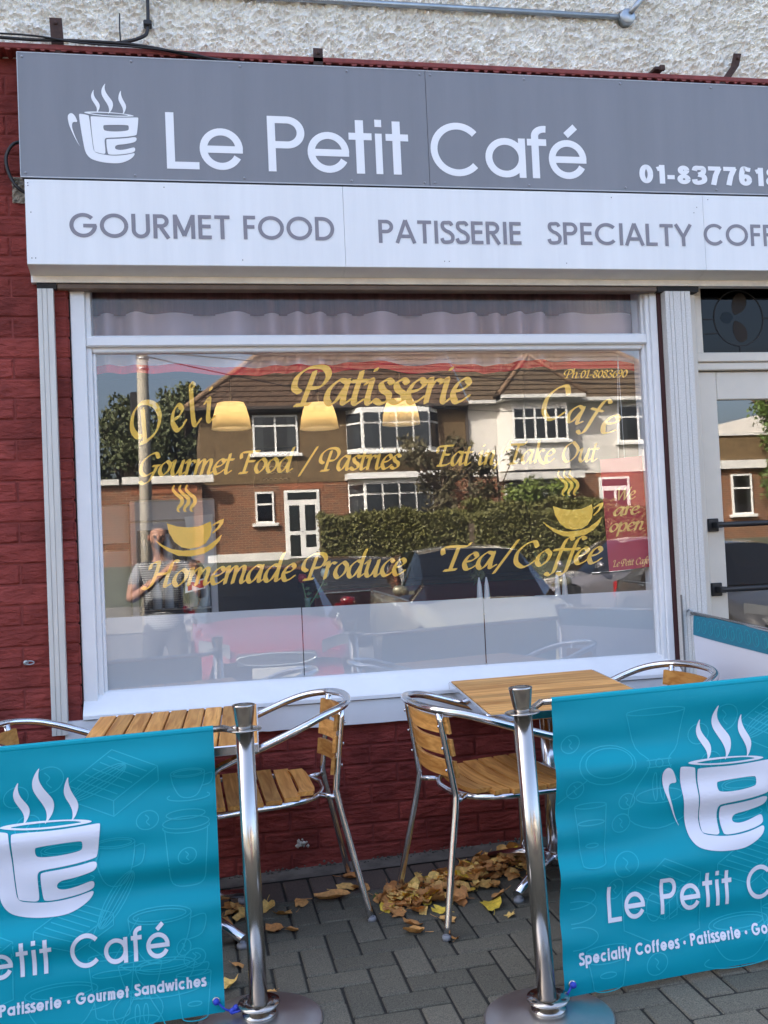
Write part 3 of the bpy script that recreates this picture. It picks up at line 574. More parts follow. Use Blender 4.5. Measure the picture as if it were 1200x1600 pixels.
# rough-cast render: real relief over the part that can be seen
nx, nz = 760, 120; X0, X1, Z0, Z1 = -1.2, 4.1, 3.371, 4.21
def dash(x, z):
    p = Vector((x*55, 0, z*55)); a = noise.noise(p); b = noise.noise(Vector((x*120, 3, z*120))); c = noise.noise(Vector((x*16, 7, z*16)))
    h = 0.55*a+0.5*b+0.35*c
    return -0.072-0.021*max(-0.4, min(0.6, h))-0.006*(1 if h > 0.10 else 0)
db = MB(); V = [(X0+(X1-X0)*i/nx, dash(X0+(X1-X0)*i/nx, Z0+(Z1-Z0)*j/nz), Z0+(Z1-Z0)*j/nz) for j in range(nz+1) for i in range(nx+1)]
db.add(V, [(j*(nx+1)+i, j*(nx+1)+i+1, (j+1)*(nx+1)+i+1, (j+1)*(nx+1)+i) for j in range(nz) for i in range(nx)], False)
db.build('rough_cast_render', MAT['dash'], cafe)
wallpart('upper_wall', MAT['dash'], (-12, 13, -0.058, 0.25, 3.346, 5.1), (-12, -11.7, 0.25, 8.0, -0.4, 5.1), (12.7, 13, 0.25, 8.0, -0.4, 5.1), (-12, 13, 7.7, 8.0, -0.4, 5.1), (-11.7, 12.7, 0.25, 7.7, 3.30, 3.346))
rf = MB(); rf.prism([(-0.25, 5.1), (4.0, 7.2), (8.2, 5.1)], -12.3, 13.3, 'x'); rf.build('roof', M('slate_roof', (0.06, 0.06, 0.065), 0.8, var=(8, .3)), cafe)
# room behind the glass
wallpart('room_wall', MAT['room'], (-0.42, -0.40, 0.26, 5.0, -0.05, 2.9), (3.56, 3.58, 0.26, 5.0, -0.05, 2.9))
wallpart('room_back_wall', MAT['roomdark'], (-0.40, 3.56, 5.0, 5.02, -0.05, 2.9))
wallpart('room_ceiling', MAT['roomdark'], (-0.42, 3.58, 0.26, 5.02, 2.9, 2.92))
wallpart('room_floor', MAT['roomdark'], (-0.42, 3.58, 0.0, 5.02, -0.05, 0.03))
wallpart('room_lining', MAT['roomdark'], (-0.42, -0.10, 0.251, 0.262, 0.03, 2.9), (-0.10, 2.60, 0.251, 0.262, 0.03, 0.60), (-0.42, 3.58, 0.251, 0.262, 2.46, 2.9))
# broken patch of bare masonry beside the sign
pt = MB(); pt.grid(lambda u, v: (-0.293+0.058*u+.004*noise.noise(Vector((v*9, u*5, 1))), -0.066-0.012*noise.noise(Vector((u*5, v*11, 4)))-.006, 2.752+0.105*v), 8, 14, False)
pt.build('bare_masonry_patch', M('bare_grey_masonry', (0.26, 0.23, 0.18), 0.95, var=(45, .5), bump=(120, .8, .006)), cafe)

def lumps(name, mat, pts, parent, kind=None):
    mb = MB()
    for (x, y, z, r) in pts:
        q = [Vector((random.uniform(.6, 1.2)*a, random.uniform(.5, 1)*b, random.uniform(.6, 1.1)*c))*r for a, b, c in ((1, 0, 0), (-1, 0, 0), (0, 1, 0), (0, -1, 0), (0, 0, 1), (0, 0, -1))]
        mb.add([Vector((x, y, z))+p for p in q], [(0, 2, 4), (2, 1, 4), (1, 3, 4), (3, 0, 4), (2, 0, 5), (1, 2, 5), (3, 1, 5), (0, 3, 5)])
    o = mb.build(name, mat, parent); return tag(o, kind=kind)
lumps('spalled_patch', M('chipped_grey_render', (.42, .40, .37), .95, var=(60, .4)), [(.756+random.uniform(-.022, .022), -.066, .122+random.uniform(-.013, .016), random.uniform(.006, .014)) for _ in range(14)], cafe)
cr_ = []
for k in range(330):
    x = random.uniform(-.05, 2.5); cr_.append((x, -.068-abs(random.gauss(0, .012)), gz(x, -.07)+.006+abs(random.gauss(0, .008)), random.uniform(.002, .008)))
lumps('mortar_crumbs', M('dark_mortar_crumbs', (.10, .095, .085), .95, var=(50, .6)), cr_, cafe, 'stuff')

# ---------------------------------------------------------------- fascia sign
sign = thing('fascia_sign', 'long grey fascia sign reading Le Petit Café with steaming cup logo and phone number', 'sign', (1.4, -0.16, 2.818))
for a, b in ((-0.2435, 1.3925), (1.394, 3.85)):
    mb = MB(); mb.box(a, b, -0.182, -0.150, 2.8180, 3.3133, 0.0012); mb.build('panel', MAT['signgrey'], sign)
mb = MB(); mb.box(-0.2445, 3.85, -0.1835, -0.1822, 2.8172, 2.8215); mb.box(-0.2445, 3.85, -0.1835, -0.1822, 3.3105, 3.3143); mb.box(-0.2450, -0.2420, -0.1835, -0.1822, 2.8216, 3.3104); mb.build('edge_trim', MAT['edge'], sign)
ink = Ink(lambda x, z, d: (x, -0.1822-d, z))
cup_logo(ink, 0.078, 2.88, 1.0); ink.build('cup_logo', MAT['signwhite'], sign)
WT = 0.128
for word in ([('L',.315,.443),('e',.446,.619)], [('P',.720,.872),('e',.882,1.055),('t',1.055,1.152),('i',1.166,1.195),('t',1.211,1.307)], [('C',1.402,1.620),('a',1.640,1.819),('f',1.828,1.920),('é',1.923,2.095)]):
    ink = Ink(lambda x, z, d: (x, -0.1822-d, z))
    for ch, a, b in word:
        st, wd = glyph(ch, WT)
        for s_ in st:
            V, F = ribbon2d(s_, WT/2); ink.lay([(a+q[0]*(b-a)/wd, 2.866+q[1]*0.229) for q in V], F)
    ink.build('shop_name_lettering', MAT['signwhite'], sign)
ink = Ink(lambda x, z, d: (x, -0.1822-d, z)); ink.sans('01-8377618', 2.337, 3.008, 2.857, 0.083, 0.225, 0.10); ink.build('phone_number_lettering', MAT['signwhite'], sign)
rv = MB(); rv.lathe([(0.0055, 0), (0.0045, 0.002), (0.0, 0.0028)], (0, 0, 0), 10, (0, -1, 0)); rvm = rv.mesh('rivet', M('sign_rivet', (0.30, 0.31, 0.34), 0.35, 0.4))
for i, x in enumerate([-0.225, 0.19, 0.62, 1.06, 1.37, 1.415, 1.83, 2.27, 2.70, 3.13]):
    for z in (3.296, 2.836): o = mesh_obj('rivet', rvm, sign); o.matrix_parent_inverse = Matrix.Translation(-Vector(sign.location)); o.location = (x, -0.1822, z)
mb = MB(); mb.box(-0.236, 3.85, -0.17, -0.05, 2.8105, 2.8179); mb.build('shadow_gap', MAT['black'], sign)
mb = MB(); mb.box(-0.22, 3.82, -0.149, -0.05, 2.819, 3.30); mb.build('backing_frame', MAT['rust'], sign)

# ---------------------------------------------------------------- roller shutter box, rails
box = thing('shutter_box', 'white roller shutter box below the grey sign, lettered Gourmet Food, Patisserie, Specialty Coffees', 'shutter box', (1.3, -0.1, 2.43))
prof = [(-0.184, 2.8095), (-0.184, 2.477), (-0.181, 2.4745), (-0.092, 2.4555), (-0.092, 2.4285), (-0.048, 2.4285), (-0.048, 2.8095)]
for a, b in ((-0.230, 1.0195), (1.0210, 2.6292), (2.6307, 3.85)):
    mb = MB(); mb.prism(prof, a, b, 'x'); mb.build('panel', MAT['panel'], box)
for z in (2.448,):
    mb = MB(); mb.box(-0.222, 3.85, -0.094, -0.0921, 2.4285, 2.4545); mb.build('lip', MAT['grime'], box)
for words, a, b, z in (('GOURMET', -.068, .554, 2.583), ('FOOD', .608, .978, 2.584), ('PATISSERIE', 1.163, 1.781, 2.577), ('SPECIALTY', 1.902, 2.563, 2.580), ('COFFEES', 2.625, 3.16, 2.585)):
    ink = Ink(lambda x, z_, d: (x, -0.1842-d, z_)); ink.sans(words, a, b, z, 0.097, 0.15, 0.12); ink.build('lettering', MAT['signlet'], box)
scm = MB(); scm.lathe([(0.0022, 0), (0.0, 0.001)], (0, 0, 0), 8, (0, -1, 0)); scm = scm.mesh('screw', MAT['rust'])
for x, z in ((-.218, 2.795), (-.218, 2.785), (-.212, 2.50), (-.198, 2.50), (-.21, 2.68), (.60, 2.50), (1.44, 2.503), (1.46, 2.503), (1.98, 2.50), (2.655, 2.79), (2.60, 2.755), (2.585, 2.73), (.30, 2.79), (2.2, 2.79)):
    o = mesh_obj('screw', scm, box); o.matrix_parent_inverse = Matrix.Translation(-Vector(box.location)); o.location = (x, -0.1842, z)
mb = MB(); mb.box(-0.135, 2.44, -0.085, -0.03, 2.404, 2.4275, 0.004); mb.build('bottom_slat', M('brown_shutter_slat', (0.13, 0.085, 0.055), 0.5, var=(12, .25)), box)
for a, b in ((-0.210, -0.1355), (2.4405, 2.64)):
    mb = MB(); mb.box(a, b, -0.088, -0.02, 2.403, 2.4275); mb.build('end_block', MAT['black'], box)
def ridged(x0, x1, yb, yf, ridges):
    P = [(x0, yb), (x0, yf)]
    for r in ridges: P += [(x0+r-.0012, yf), (x0+r-.0008, yf+.004), (x0+r+.0008, yf+.004), (x0+r+.0012, yf)]
    return P+[(x1, yf), (x1, yb)]
rl = MB(); rl.prism(ridged(-0.2075, -0.1475, -0.062, -0.100, (.018, .037)), 0.640, 2.4025, 'z')
rl = tag(rl.build('shutter_rail', MAT['rail']), 'slim white shutter guide rail on the red brick left of the window', 'shutter rail', 'shutter guide rails')
rr = MB(); rr.prism(ridged(2.470, 2.590, -0.055, -0.100, (.020, .038, .074, .094)), 0.045, 2.4025, 'z')
rr = tag(rr.build('shutter_rail', MAT['railfleck']), 'wide flecked shutter guide rail between shop window and door', 'shutter rail', 'shutter guide rails')
mb = MB(); mb.box(2.452, 2.4695, -0.055, -0.01, 0.6, 2.4025); mb.build('dark_gap_strip', M('dark_maroon_gap', (0.05, 0.012, 0.012), .7), rr)  # dark gap beside the jamb, drawn as a strip of dark colour
mb = MB(); mb.box(2.464, 2.4695, -0.108, -0.1005, 0.55, 1.05); mb.build('edge_strip', M('worn_steel_edge', (0.2, 0.19, 0.18), .5, .6), rr)

# ---------------------------------------------------------------- shop window
win = thing('shop_window', 'large white framed shop window with gold lettering and frosted lower band', 'shop window', (1.19, 0, 0.6))
def wp(name, mat, *boxes, c=0.003):
    mb = MB()
    for b in boxes: mb.box(*b, c)
    return mb.build(name, mat, win)
wp('jamb', MAT['white'], (-0.0900, -0.0335, -0.046, 0.10, 0.660, 2.47), (-0.0334, -0.012, -0.026, 0.08, 0.70, 2.47))
wp('jamb', MAT['white'], (2.4200, 2.4515, -0.050, 0.10, 0.640, 2.47), (2.4000, 2.4199, -0.038, 0.09, 0.690, 2.47), (2.3870, 2.3999, -0.020, 0.08, 0.70, 2.47))
wp('transom', MAT['white'], (-0.0118, 2.3868, -0.022, 0.05, 2.1585, 2.2305), (-0.0333, 2.3998, -0.044, 0.0, 2.1800, 2.2240), c=0.006)
wp('bead', MAT['white'], (-0.0118, 0.0015, -0.012, 0.02, 0.786, 2.158), (2.3845, 2.3868, -0.012, 0.02, 0.786, 2.158))
sl = MB(); sl.prism([(-0.004, 0.790), (-0.018, 0.784), (-0.030, 0.772), (-0.094, 0.716), (-0.100, 0.708), (-0.100, 0.6935), (0.06, 0.6935), (0.06, 0.790)], -0.089, 2.456, 'x'); sl.build('sill', MAT['white'], win)
mb = MB(); n_ = 90; 
top = [(-0.160+i*2.66/n_, 0.6885) for i in range(n_+1)]; bot = [(-0.160+i*2.66/n_, 0.592+0.0035*noise.noise(Vector((i*.9, 0, 2)))) for i in range(n_+1)]
V = [(x, y, z) for y in (-0.088, -0.055) for x, z in top+bot]; m_ = n_+1
F = [(i, i+1, m_+i+1, m_+i) for i in range(n_)] + [(m_+i, m_+i+1, 3*m_+i+1, 3*m_+i) for i in range(n_)] + [(i, i+1, 2*m_+i+1, 2*m_+i) for i in range(n_)] + [(0, m_, 3*m_, 2*m_), (n_, m_+n_, 3*m_+n_, 2*m_+n_)]
mb.add(V, F); mb.build('apron_board', MAT['white'], win)
mb = MB(); mb.box(-0.088, 2.456, -0.070, -0.05, 0.688, 0.694); mb.build('sill_crack', M('dirty_crack', (0.12, 0.11, 0.10), .9), win)
mb = MB(); pts = [(-0.0935+.0012*noise.noise(Vector((i, 0, 0))), -0.040, 0.66+i*.035) for i in range(50)]; mb.tube(pts, [random.uniform(.0012, .0042) for _ in pts], 5); mb.build('joint_gap', MAT['black'], win)
mb = MB(); mb.add([(0, 0, 0.788), (2.3862, 0, 0.788), (2.3862, 0, 2.1585), (0, 0, 2.1585)], [(0, 1, 2, 3)]); pane = mb.build('pane', MAT['glass'], win)
mb = MB(); mb.add([(-0.012, 0, 2.2300), (2.388, 0, 2.2300), (2.388, 0, 2.47), (-0.012, 0, 2.47)], [(0, 1, 2, 3)]); pane2 = mb.build('pane', MAT['glassup'], win)
for a, b, zt in ((0.0, 0.7975, 1.081), (0.8015, 1.5905, 1.079), (1.5950, 2.3862, 1.073)):
    mb = MB(); mb.add([(a, 0.004, 0.788), (b, 0.004, 0.788), (b, 0.004, zt), (a, 0.004, zt+.001)], [(0, 1, 2, 3)]); mb.build('frosted_film', MAT['film'], win)
GI = lambda x, z, d: (x, 0.0035-d*.6, z)
def goldtext(*items):
    ink = Ink(GI, 0.0005)
    for it in items: ink.nib(*it)
    return ink
goldtext(('Patisserie', .806, 1.586, 1.937, .101)).build('lettering', MAT['gold'], win)
goldtext(('Gourmet Food / Pastries', .149, 1.255, 1.655, .0585)).build('lettering', MAT['gold'], win)
goldtext(('Eat in/Take Out', 1.408, 2.158, 1.661, .0565)).build('lettering', MAT['gold'], win)
goldtext(('Homemade Produce', .168, 1.259, 1.198, .0665)).build('lettering', MAT['gold'], win)
goldtext(('Tea/Coffee', 1.404, 2.157, 1.207, .068)).build('lettering', MAT['gold'], win)
goldtext(('Ph:01-8083690', 2.017, 2.320, 2.036, .0235)).build('lettering', MAT['gold'], win)
ink = Ink(GI, .0005)
for ch, x, z, sz, ang in (('D', .152, 1.788, .098, 18), ('e', .298, 1.835, .095, 18), ('l', .372, 1.856, .097, 14), ('i', .430, 1.872, .092, 8)): ink.nibglyph(ch, x, z, sz, 1.0, ang)
ink.build('lettering', MAT['gold'], win)
ink = Ink(GI, .0005)
for ch, x, z, sz, ang in (('C', 1.888, 1.863, .098, -8), ('a', 2.012, 1.843, .079, -14), ('f', 2.096, 1.832, .079, -18), ('e', 2.170, 1.796, .092, -20)): ink.nibglyph(ch, x, z, sz, 1.08, ang)
ink.build('lettering', MAT['gold'], win)
BOWL = [(1.9329, 1.4661), (1.9742, 1.4523), (2.0195, 1.4463), (2.0653, 1.449), (2.1155, 1.4676), (2.1188, 1.4439), (2.1122, 1.407), (2.0909, 1.3769), (2.0606, 1.3626), (2.0212, 1.358), (1.9891, 1.3655), (1.9611, 1.3882), (1.9404, 1.4259)]
HAND = [(2.1213, 1.4531), (2.1518, 1.4706), (2.1719, 1.4761), (2.1676, 1.4576), (2.15, 1.4365), (2.1225, 1.4159), (2.1181, 1.4191), (2.1437, 1.443), (2.1525, 1.4581), (2.1379, 1.4568), (2.1241, 1.4449)]
SAUC = [(1.881, 1.4005), (1.9121, 1.3778), (1.9499, 1.3591), (1.9948, 1.3511), (2.047, 1.3527), (2.0935, 1.3644), (2.1308, 1.3876), (2.1604, 1.4113), (2.1505, 1.3869), (2.1191, 1.3541), (2.0787, 1.3341), (2.026, 1.3258), (1.9743, 1.3311), (1.9301, 1.3526), (1.8992, 1.3784)]
STEAM = [(0.2973, 1.6127), (0.2908, 1.5953), (0.3046, 1.5754), (0.3247, 1.5571), (0.3257, 1.5376), (0.313, 1.5222), (0.3073, 1.5083), (0.3165, 1.5008)]
def cup_icon(kx, ox, dz):
    ink = Ink(GI, .0005); T = lambda P: [(ox+(x-1.881)*kx, z+dz) for x, z in P]
    ink.fill(T(BOWL)); ink.fill(T(HAND)); ink.fill(T(SAUC))
    for q in range(3): ink.stroke(T([(x-0.2084+1.881+q*.0245*1.1, z+.010) for x, z in catmull(STEAM, 6)]), lambda nx, ny, t: .0015+.0062*math.sin(math.pi*min(1, t*.93+.05)))
    ink.build('cup_emblem', MAT['gold'], win)
cup_icon(.975, .2084, -.010); cup_icon(1.0, 1.881, 0.0)

# ---------------------------------------------------------------- shop door
door = thing('shop_door', 'white shop door with glass pane, two black push bars and leaded light above', 'door', (3.05, 0.03, 0.06))
def dp(name, mat, *boxes, c=0.004):
    mb = MB()
    for b in boxes: mb.box(*b, c)
    return mb.build(name, mat, door)
dp('door_frame', MAT['doorwhite'], (2.5905, 2.6480, -0.035, 0.12, 0.04, 2.47), (3.50, 3.60, -0.035, 0.12, 0.04, 2.47), (2.6482, 3.4998, -0.005, 0.10, 2.062, 2.098), (2.6482, 3.4998, -0.015, 0.10, 2.0985, 2.1420), (2.6482, 2.7000, 0.004, 0.10, 2.1422, 2.47), (3.45, 3.4998, 0.004, 0.10, 2.1422, 2.47))
dp('door_leaf', MAT['doorwhite'], (2.650, 2.7595, 0.016, 0.062, 0.06, 2.058), (3.385, 3.498, 0.016, 0.062, 0.06, 2.058), (2.7597, 3.3848, 0.018, 0.060, 1.9275, 2.058), (2.7597, 3.3848, 0.018, 0.060, 0.06, 0.42))
mb = MB(); mb.add([(2.7595, 0.034, 0.42), (3.385, 0.034, 0.42), (3.385, 0.034, 1.9275), (2.7595, 0.034, 1.9275)], [(0, 1, 2, 3)]); mb.build('pane', MAT['doorglass'], door)
mb = MB(); mb.add([(2.700, 0.034, 2.142), (3.45, 0.034, 2.142), (3.45, 0.034, 2.47), (2.700, 0.034, 2.47)], [(0, 1, 2, 3)]); tl = mb.build('leaded_light', glass_mat('dark_leaded_glass', -0.02, (0.10, 0.10, 0.11), .05), door)
ink = Ink(lambda x, z, d: (x, 0.034-d, z), .002)
for st in ([(2.70, 2.305), (2.78, 2.305)], arc(2.90, 2.31, .125, .13, 0, 360, 40), [(2.90, 2.18), (2.90, 2.142)], [(2.795, 2.24), (2.70, 2.235)], [(3.02, 2.31), (3.45, 2.31)], arc(3.2, 2.31, .12, .13, 0, 360, 40)): ink.stroke(st, .0026)
ink.build('lead_came', MAT['black'], tl)
ink = Ink(lambda x, z, d: (x, 0.034-d, z), .001); ink.fill(chaikin([(2.805, 2.315), (2.83, 2.345), (2.865, 2.335), (2.875, 2.31), (2.85, 2.285), (2.82, 2.29)])); ink.build('blue_glass_petal', M('blue_glass', (.002, .012, .022), .4, spec=.2), tl)
ink = Ink(lambda x, z, d: (x, 0.034-d, z), .001)
ink.fill(chaikin([(2.875, 2.325), (2.865, 2.37), (2.885, 2.42), (2.92, 2.435), (2.95, 2.40), (2.935, 2.35), (2.90, 2.33)])); ink.fill(chaikin([(2.875, 2.30), (2.865, 2.25), (2.89, 2.20), (2.92, 2.195), (2.945, 2.22), (2.935, 2.27), (2.90, 2.295)]))
ink.build('amber_glass_petal', M('amber_glass', (.012, .006, .003), .4, spec=.2), tl)
for z in (1.352, 1.058):
    mb = MB(); mb.tube([(2.70, -.035, z), (3.42, -.035, z)], .0125, 12)
    br = mb.build('push_bar', M('black_push_bar', (.015, .015, .016), .35), door)
    for x in (2.705, 3.43):
        mb = MB(); mb.box(x-.030, x+.022, 0.004, .0158, z-.030, z+.030, .003); mb.box(x-.012, x+.016, -.045, .004, z-.014, z+.014, .003); mb.build('bracket', MAT['cable'], br)
mb = MB(); mb.box(2.648, 3.50, -0.06, 0.14, -0.05, 0.058, .006); mb.build('step', MAT['concrete'], door)

# ---------------------------------------------------------------- fittings on the wall
def single(mb, name, mat, label, cat, group=None): return tag(mb.build(name, MAT[mat] if isinstance(mat, str) else mat), label, cat, group)
mb = MB(); mb.tube([(-1.2, -.092, 3.634), (2.35, -.092, 3.642)], .0125, 12)
cd = thing('conduit', 'galvanised conduit pipe with round junction box on the cream render', 'pipe', (2.36, -.09, 3.6))
mb.build('pipe', MAT['galv'], cd)
mb = MB(); mb.lathe([(.036, .03), (.036, -.012), (.030, -.018), (0, -.018)], (2.362, -.092, 3.643), 24, (0, 1, 0)); jb = mb.build('junction_box', MAT['galv'], cd)
mb = MB(); mb.lathe([(.017, 0), (.017, .03), (.013, .034)], (2.322, -.092, 3.642), 12, (1, 0, 0)); mb.build('collar', MAT['galv'], jb)
mb = MB(); mb.tube([(2.372, -.105, 3.655), (2.40, -.115, 3.69), (2.60, -.118, 3.93)], .0125, 12); mb.build('pipe', MAT['galv'], cd)
def strap(pts, w_, label):
    mb = MB(); V = []
    for (x, y, z) in pts: V += [(x-w_/2, y, z), (x+w_/2, y, z), (x+w_/2, y+.008, z), (x-w_/2, y+.008, z)]
    n = len(pts); F = [(4*i+a, 4*i+(a+1) % 4, 4*i+4+(a+1) % 4, 4*i+4+a) for i in range(n-1) for a in range(4)]+[(0, 1, 2, 3), (4*n-4, 4*n-1, 4*n-2, 4*n-3)]
    mb.add(V, F); o = tag(mb.build('sign_bracket', MAT['rust']), label, 'bracket', 'rusty brackets above the sign')
    x, y, z = pts[-1]; b = MB(); b.lathe([(.009, 0), (.008, .004), (0, .005)], (x, y, z-.02), 8, (0, -1, 0)); b.build('bolt', MAT['rust'], o)
strap([(-.088, -.135, 3.32), (-.093, -.135, 3.36), (-.098, -.140, 3.478)], .048, 'tall rusty steel bracket rising above the left end of the sign')
strap([(.948, -.14, 3.32), (.950, -.14, 3.408)], .040, 'short rusty bracket above the middle of the sign')
strap([(2.775, -.135, 3.32), (2.855, -.135, 3.425), (2.868, -.14, 3.480)], .036, 'bent rusty bracket above the phone number on the sign')
mb = MB(); mb.box(2.455, 2.50, -.15, -.07, 3.384, 3.398, .002); mb.box(2.478, 2.502, -.155, -.14, 3.380, 3.404, .002); single(mb, 'iron_stub', 'rust', 'small rusty iron stub poking from the render above the sign', 'bracket')
def cable(pts, r, label, name='cable'):
    mb = MB(); mb.tube(catmull(pts, 6), r, 7); return single(mb, name, 'cable', label, 'cable')
cb = cable([(.262, -.10, 3.80), (.262, -.105, 3.62), (.258, -.11, 3.47), (.235, -.115, 3.43), (.15, -.12, 3.400), (.06, -.13, 3.385)], .0075, 'black cable dropping down the render to the top of the sign')
mb = MB(); mb.box(.242, .276, -.125, -.085, 3.478, 3.500, .004); mb.build('cable_clip', MAT['cable'], cb)
cable([(-1.2, -.145, 3.395), (-.5, -.150, 3.388), (-.2, -.150, 3.380), (-.05, -.150, 3.384), (.2, -.150, 3.380), (.45, -.15, 3.345), (.62, -.15, 3.325)], .0065, 'thick black cable lying along the ledge above the sign')
cable([(-1.2, -.150, 3.400), (-.4, -.156, 3.396), (-.18, -.158, 3.392), (.0, -.158, 3.372), (.22, -.158, 3.366), (.42, -.156, 3.352), (.56, -.156, 3.324)], .004, 'thin black cable looping beside the thick one on the ledge')
cable([(.15, -.12, 3.52), (.148, -.125, 3.46), (.150, -.13, 3.40)], .003, 'thin stiff wire standing up from the ledge')
cable([(-.225, -.10, 2.99), (-.275, -.115, 2.975), (-.305, -.118, 2.92), (-.295, -.118, 2.85), (-.262, -.118, 2.795), (-.215, -.10, 2.775)], .007, 'black cable looping out beside the left edge of the sign')
mb = MB(); mb.lathe([(.010, 0), (.010, .004), (0, .004)], (-.30, -.068, .929), 10, (0, -1, 0)); mb.tube([(-.297+.017*math.cos(a)+.012, -.082, .929+.007*math.sin(a)) for a in np.linspace(0, 2*math.pi, 16)], .0025, 6); single(mb, 'eye_hook', 'galv', 'small metal eye hook screwed into the red brick wall', 'hook')
# ---------------------------------------------------------------- chairs
def make_chair():
    t = thing('bistro_chair', 'aluminium bistro chair', 'chair', (0, 0, 0), 0, 'bistro chairs at the cafe tables')
    r = 0.0125
    zf = lambda s: None
    # arm and front legs: one tube bent round the back
    half = [(0.235, 0.262, 0.006), (0.232, 0.260, 0.30), (0.228, 0.258, 0.52), (0.205, 0.258, 0.592), (0.150, 0.261, 0.622), (0.02, 0.266, 0.668), (-0.10, 0.258, 0.712), (-0.185, 0.225, 0.740), (-0.258, 0.168, 0.754), (-0.294, 0.088, 0.760)]
    path = half+[(-0.304, 0.0, 0.762)]+[(x, -y, z) for x, y, z in half[::-1]]
    mb = MB(); mb.tube(catmull(path, 5), r*1.12, 12); mb.build('arm_tube', MAT['alu'], t)
    for s in (1, -1):
        mb = MB(); mb.tube(catmull([(-0.311, s*0.238, 0.006), (-0.260, s*0.200, 0.26), (-0.226, s*0.178, 0.432), (-0.228, s*0.172, 0.50), (-0.262, s*0.158, 0.748)], 5), r, 10); lg_ = mb.build('back_leg', MAT['alu'], t)
        mb = MB(); mb.lathe([(.0145, 0), (.0155, .008), (.0135, .016)], (-0.313, s*0.239, 0.0), 10); mb.build('foot', M('grey_foot_cap', (.25, .26, .28), .5) if 'foot_cap' not in MAT else MAT['foot_cap'], lg_)
        mb = MB(); mb.tube([(-0.224, s*0.176, 0.436), (-0.165, s*0.130, 0.438)], r*.75, 8); mb.build('stay', MAT['alu'], lg_)
        mb = MB(); mb.lathe([(.015, 0), (.016, .008), (.014, .016)], (0.235, s*0.262, 0.0), 10); mb.build('foot', MAT['foot_cap'], t)
    loop = [(0.23, 0.238), (0.10, 0.226), (-0.04, 0.205), (-0.14, 0.155), (-0.185, 0.07)]
    ring = loop+[(-0.192, 0.0)]+[(x, -y) for x, y in loop[::-1]]
    mb = MB(); mb.tube(catmull([(x, y, 0.436) for x, y in ring]+[(0.244, -0.12, 0.436), (0.247, 0, 0.436), (0.244, 0.12, 0.436)], 5, True), r*.85, 10, closed=True); mb.build('seat_ring', MAT['alu'], t)
    # seat slats run across, slightly dished
    for k in range(6):
        x0 = -0.155+k*0.066; xm = x0+0.028
        wy = 0.228 if xm > 0.06 else 0.228*math.sqrt(max(0.05, 1-((xm-0.06)/0.275)**2))
        mb = MB(); n = 8
        def sl_(u, v, x0=x0, wy=wy):
            y = (-1+2*u)*wy; ang = v*4
            prof = [(0, 0), (0.056, 0), (0.056, 0.015), (0, 0.015), (0, 0)][int(round(ang))]
            edge = 0.015*(abs(-1+2*u)**4) if k in (0,) else 0
            return (x0+prof[0]+edge, y, 0.446+prof[1]-0.010*(1-(2*u-1)**2)+(0.004 if k == 0 else 0))
        mb.grid(sl_, n, 4, False)
        b = len(mb.v); 
        mb.f += [tuple(j*(n+1) for j in range(4)), tuple(j*(n+1)+n for j in range(4))]; mb.s += [False, False]
        mb.build('seat_slat', MAT['teak_y'], t)
    # curved back slats
    for k in range(3):
        zc = 0.700-k*0.077; hh = 0.029; rad = 0.40
        def bs(u, v, zc=zc):
            a = (-1+2*u)*0.47; p = [(0, -hh), (0, hh), (0.013, hh), (0.013, -hh), (0, -hh)][int(round(v*4))]
            rr_ = rad-p[0]; lean = -0.13*(zc+p[1]-0.50)
            return (0.143+lean-rr_*math.cos(a), rr_*math.sin(a), zc+p[1])
        mb = MB(); n = 12; mb.grid(bs, n, 4, False); mb.f += [tuple(j*(n+1) for j in range(4)), tuple(j*(n+1)+n for j in range(4))]; mb.s += [False, False]
        bsl = mb.build('back_slat', MAT['teak_y'], t)
        for s in (1, -1):
            mb = MB(); mb.lathe([(.006, 0), (.005, .004), (0, .005)], (-0.242-0.13*(zc-.5), s*0.167, zc), 8, (-1, 0, 0)); mb.build('bolt', MAT['alu'], bsl)
    return t
MAT['foot_cap'] = M('grey_foot_cap', (.25, .26, .28), .5)
chair0 = make_chair()
def place(o, x, y, rz, label):
    o.rotation_mode = 'QUATERNION'; n = Vector((-SX, -SY, 1)).normalized()
    o.rotation_quaternion = Vector((0, 0, 1)).rotation_difference(n) @ Matrix.Rotation(rz, 3, 'Z').to_quaternion()
    o.location = (x, y, gz(x, y)); o['label'] = label
spots = [(0.615, -0.433, R(180.5), 'aluminium bistro chair with teak slats facing left, right of the slatted table'),
         (1.418, -0.628, R(8), 'aluminium bistro chair with teak slats facing right, standing in the fallen leaves'),
         (-0.072, -0.46, R(-4), 'bistro chair at the left edge, its curved arm showing over the left banner'),
         (2.020, -0.55, R(183), 'bistro chair right of the smooth table, its back showing over the right banner')]
for i, (x, y, a, lb) in enumerate(spots):
    o = chair0 if i == 0 else copy_tree(chair0)
    place(o, x, y, a, lb)

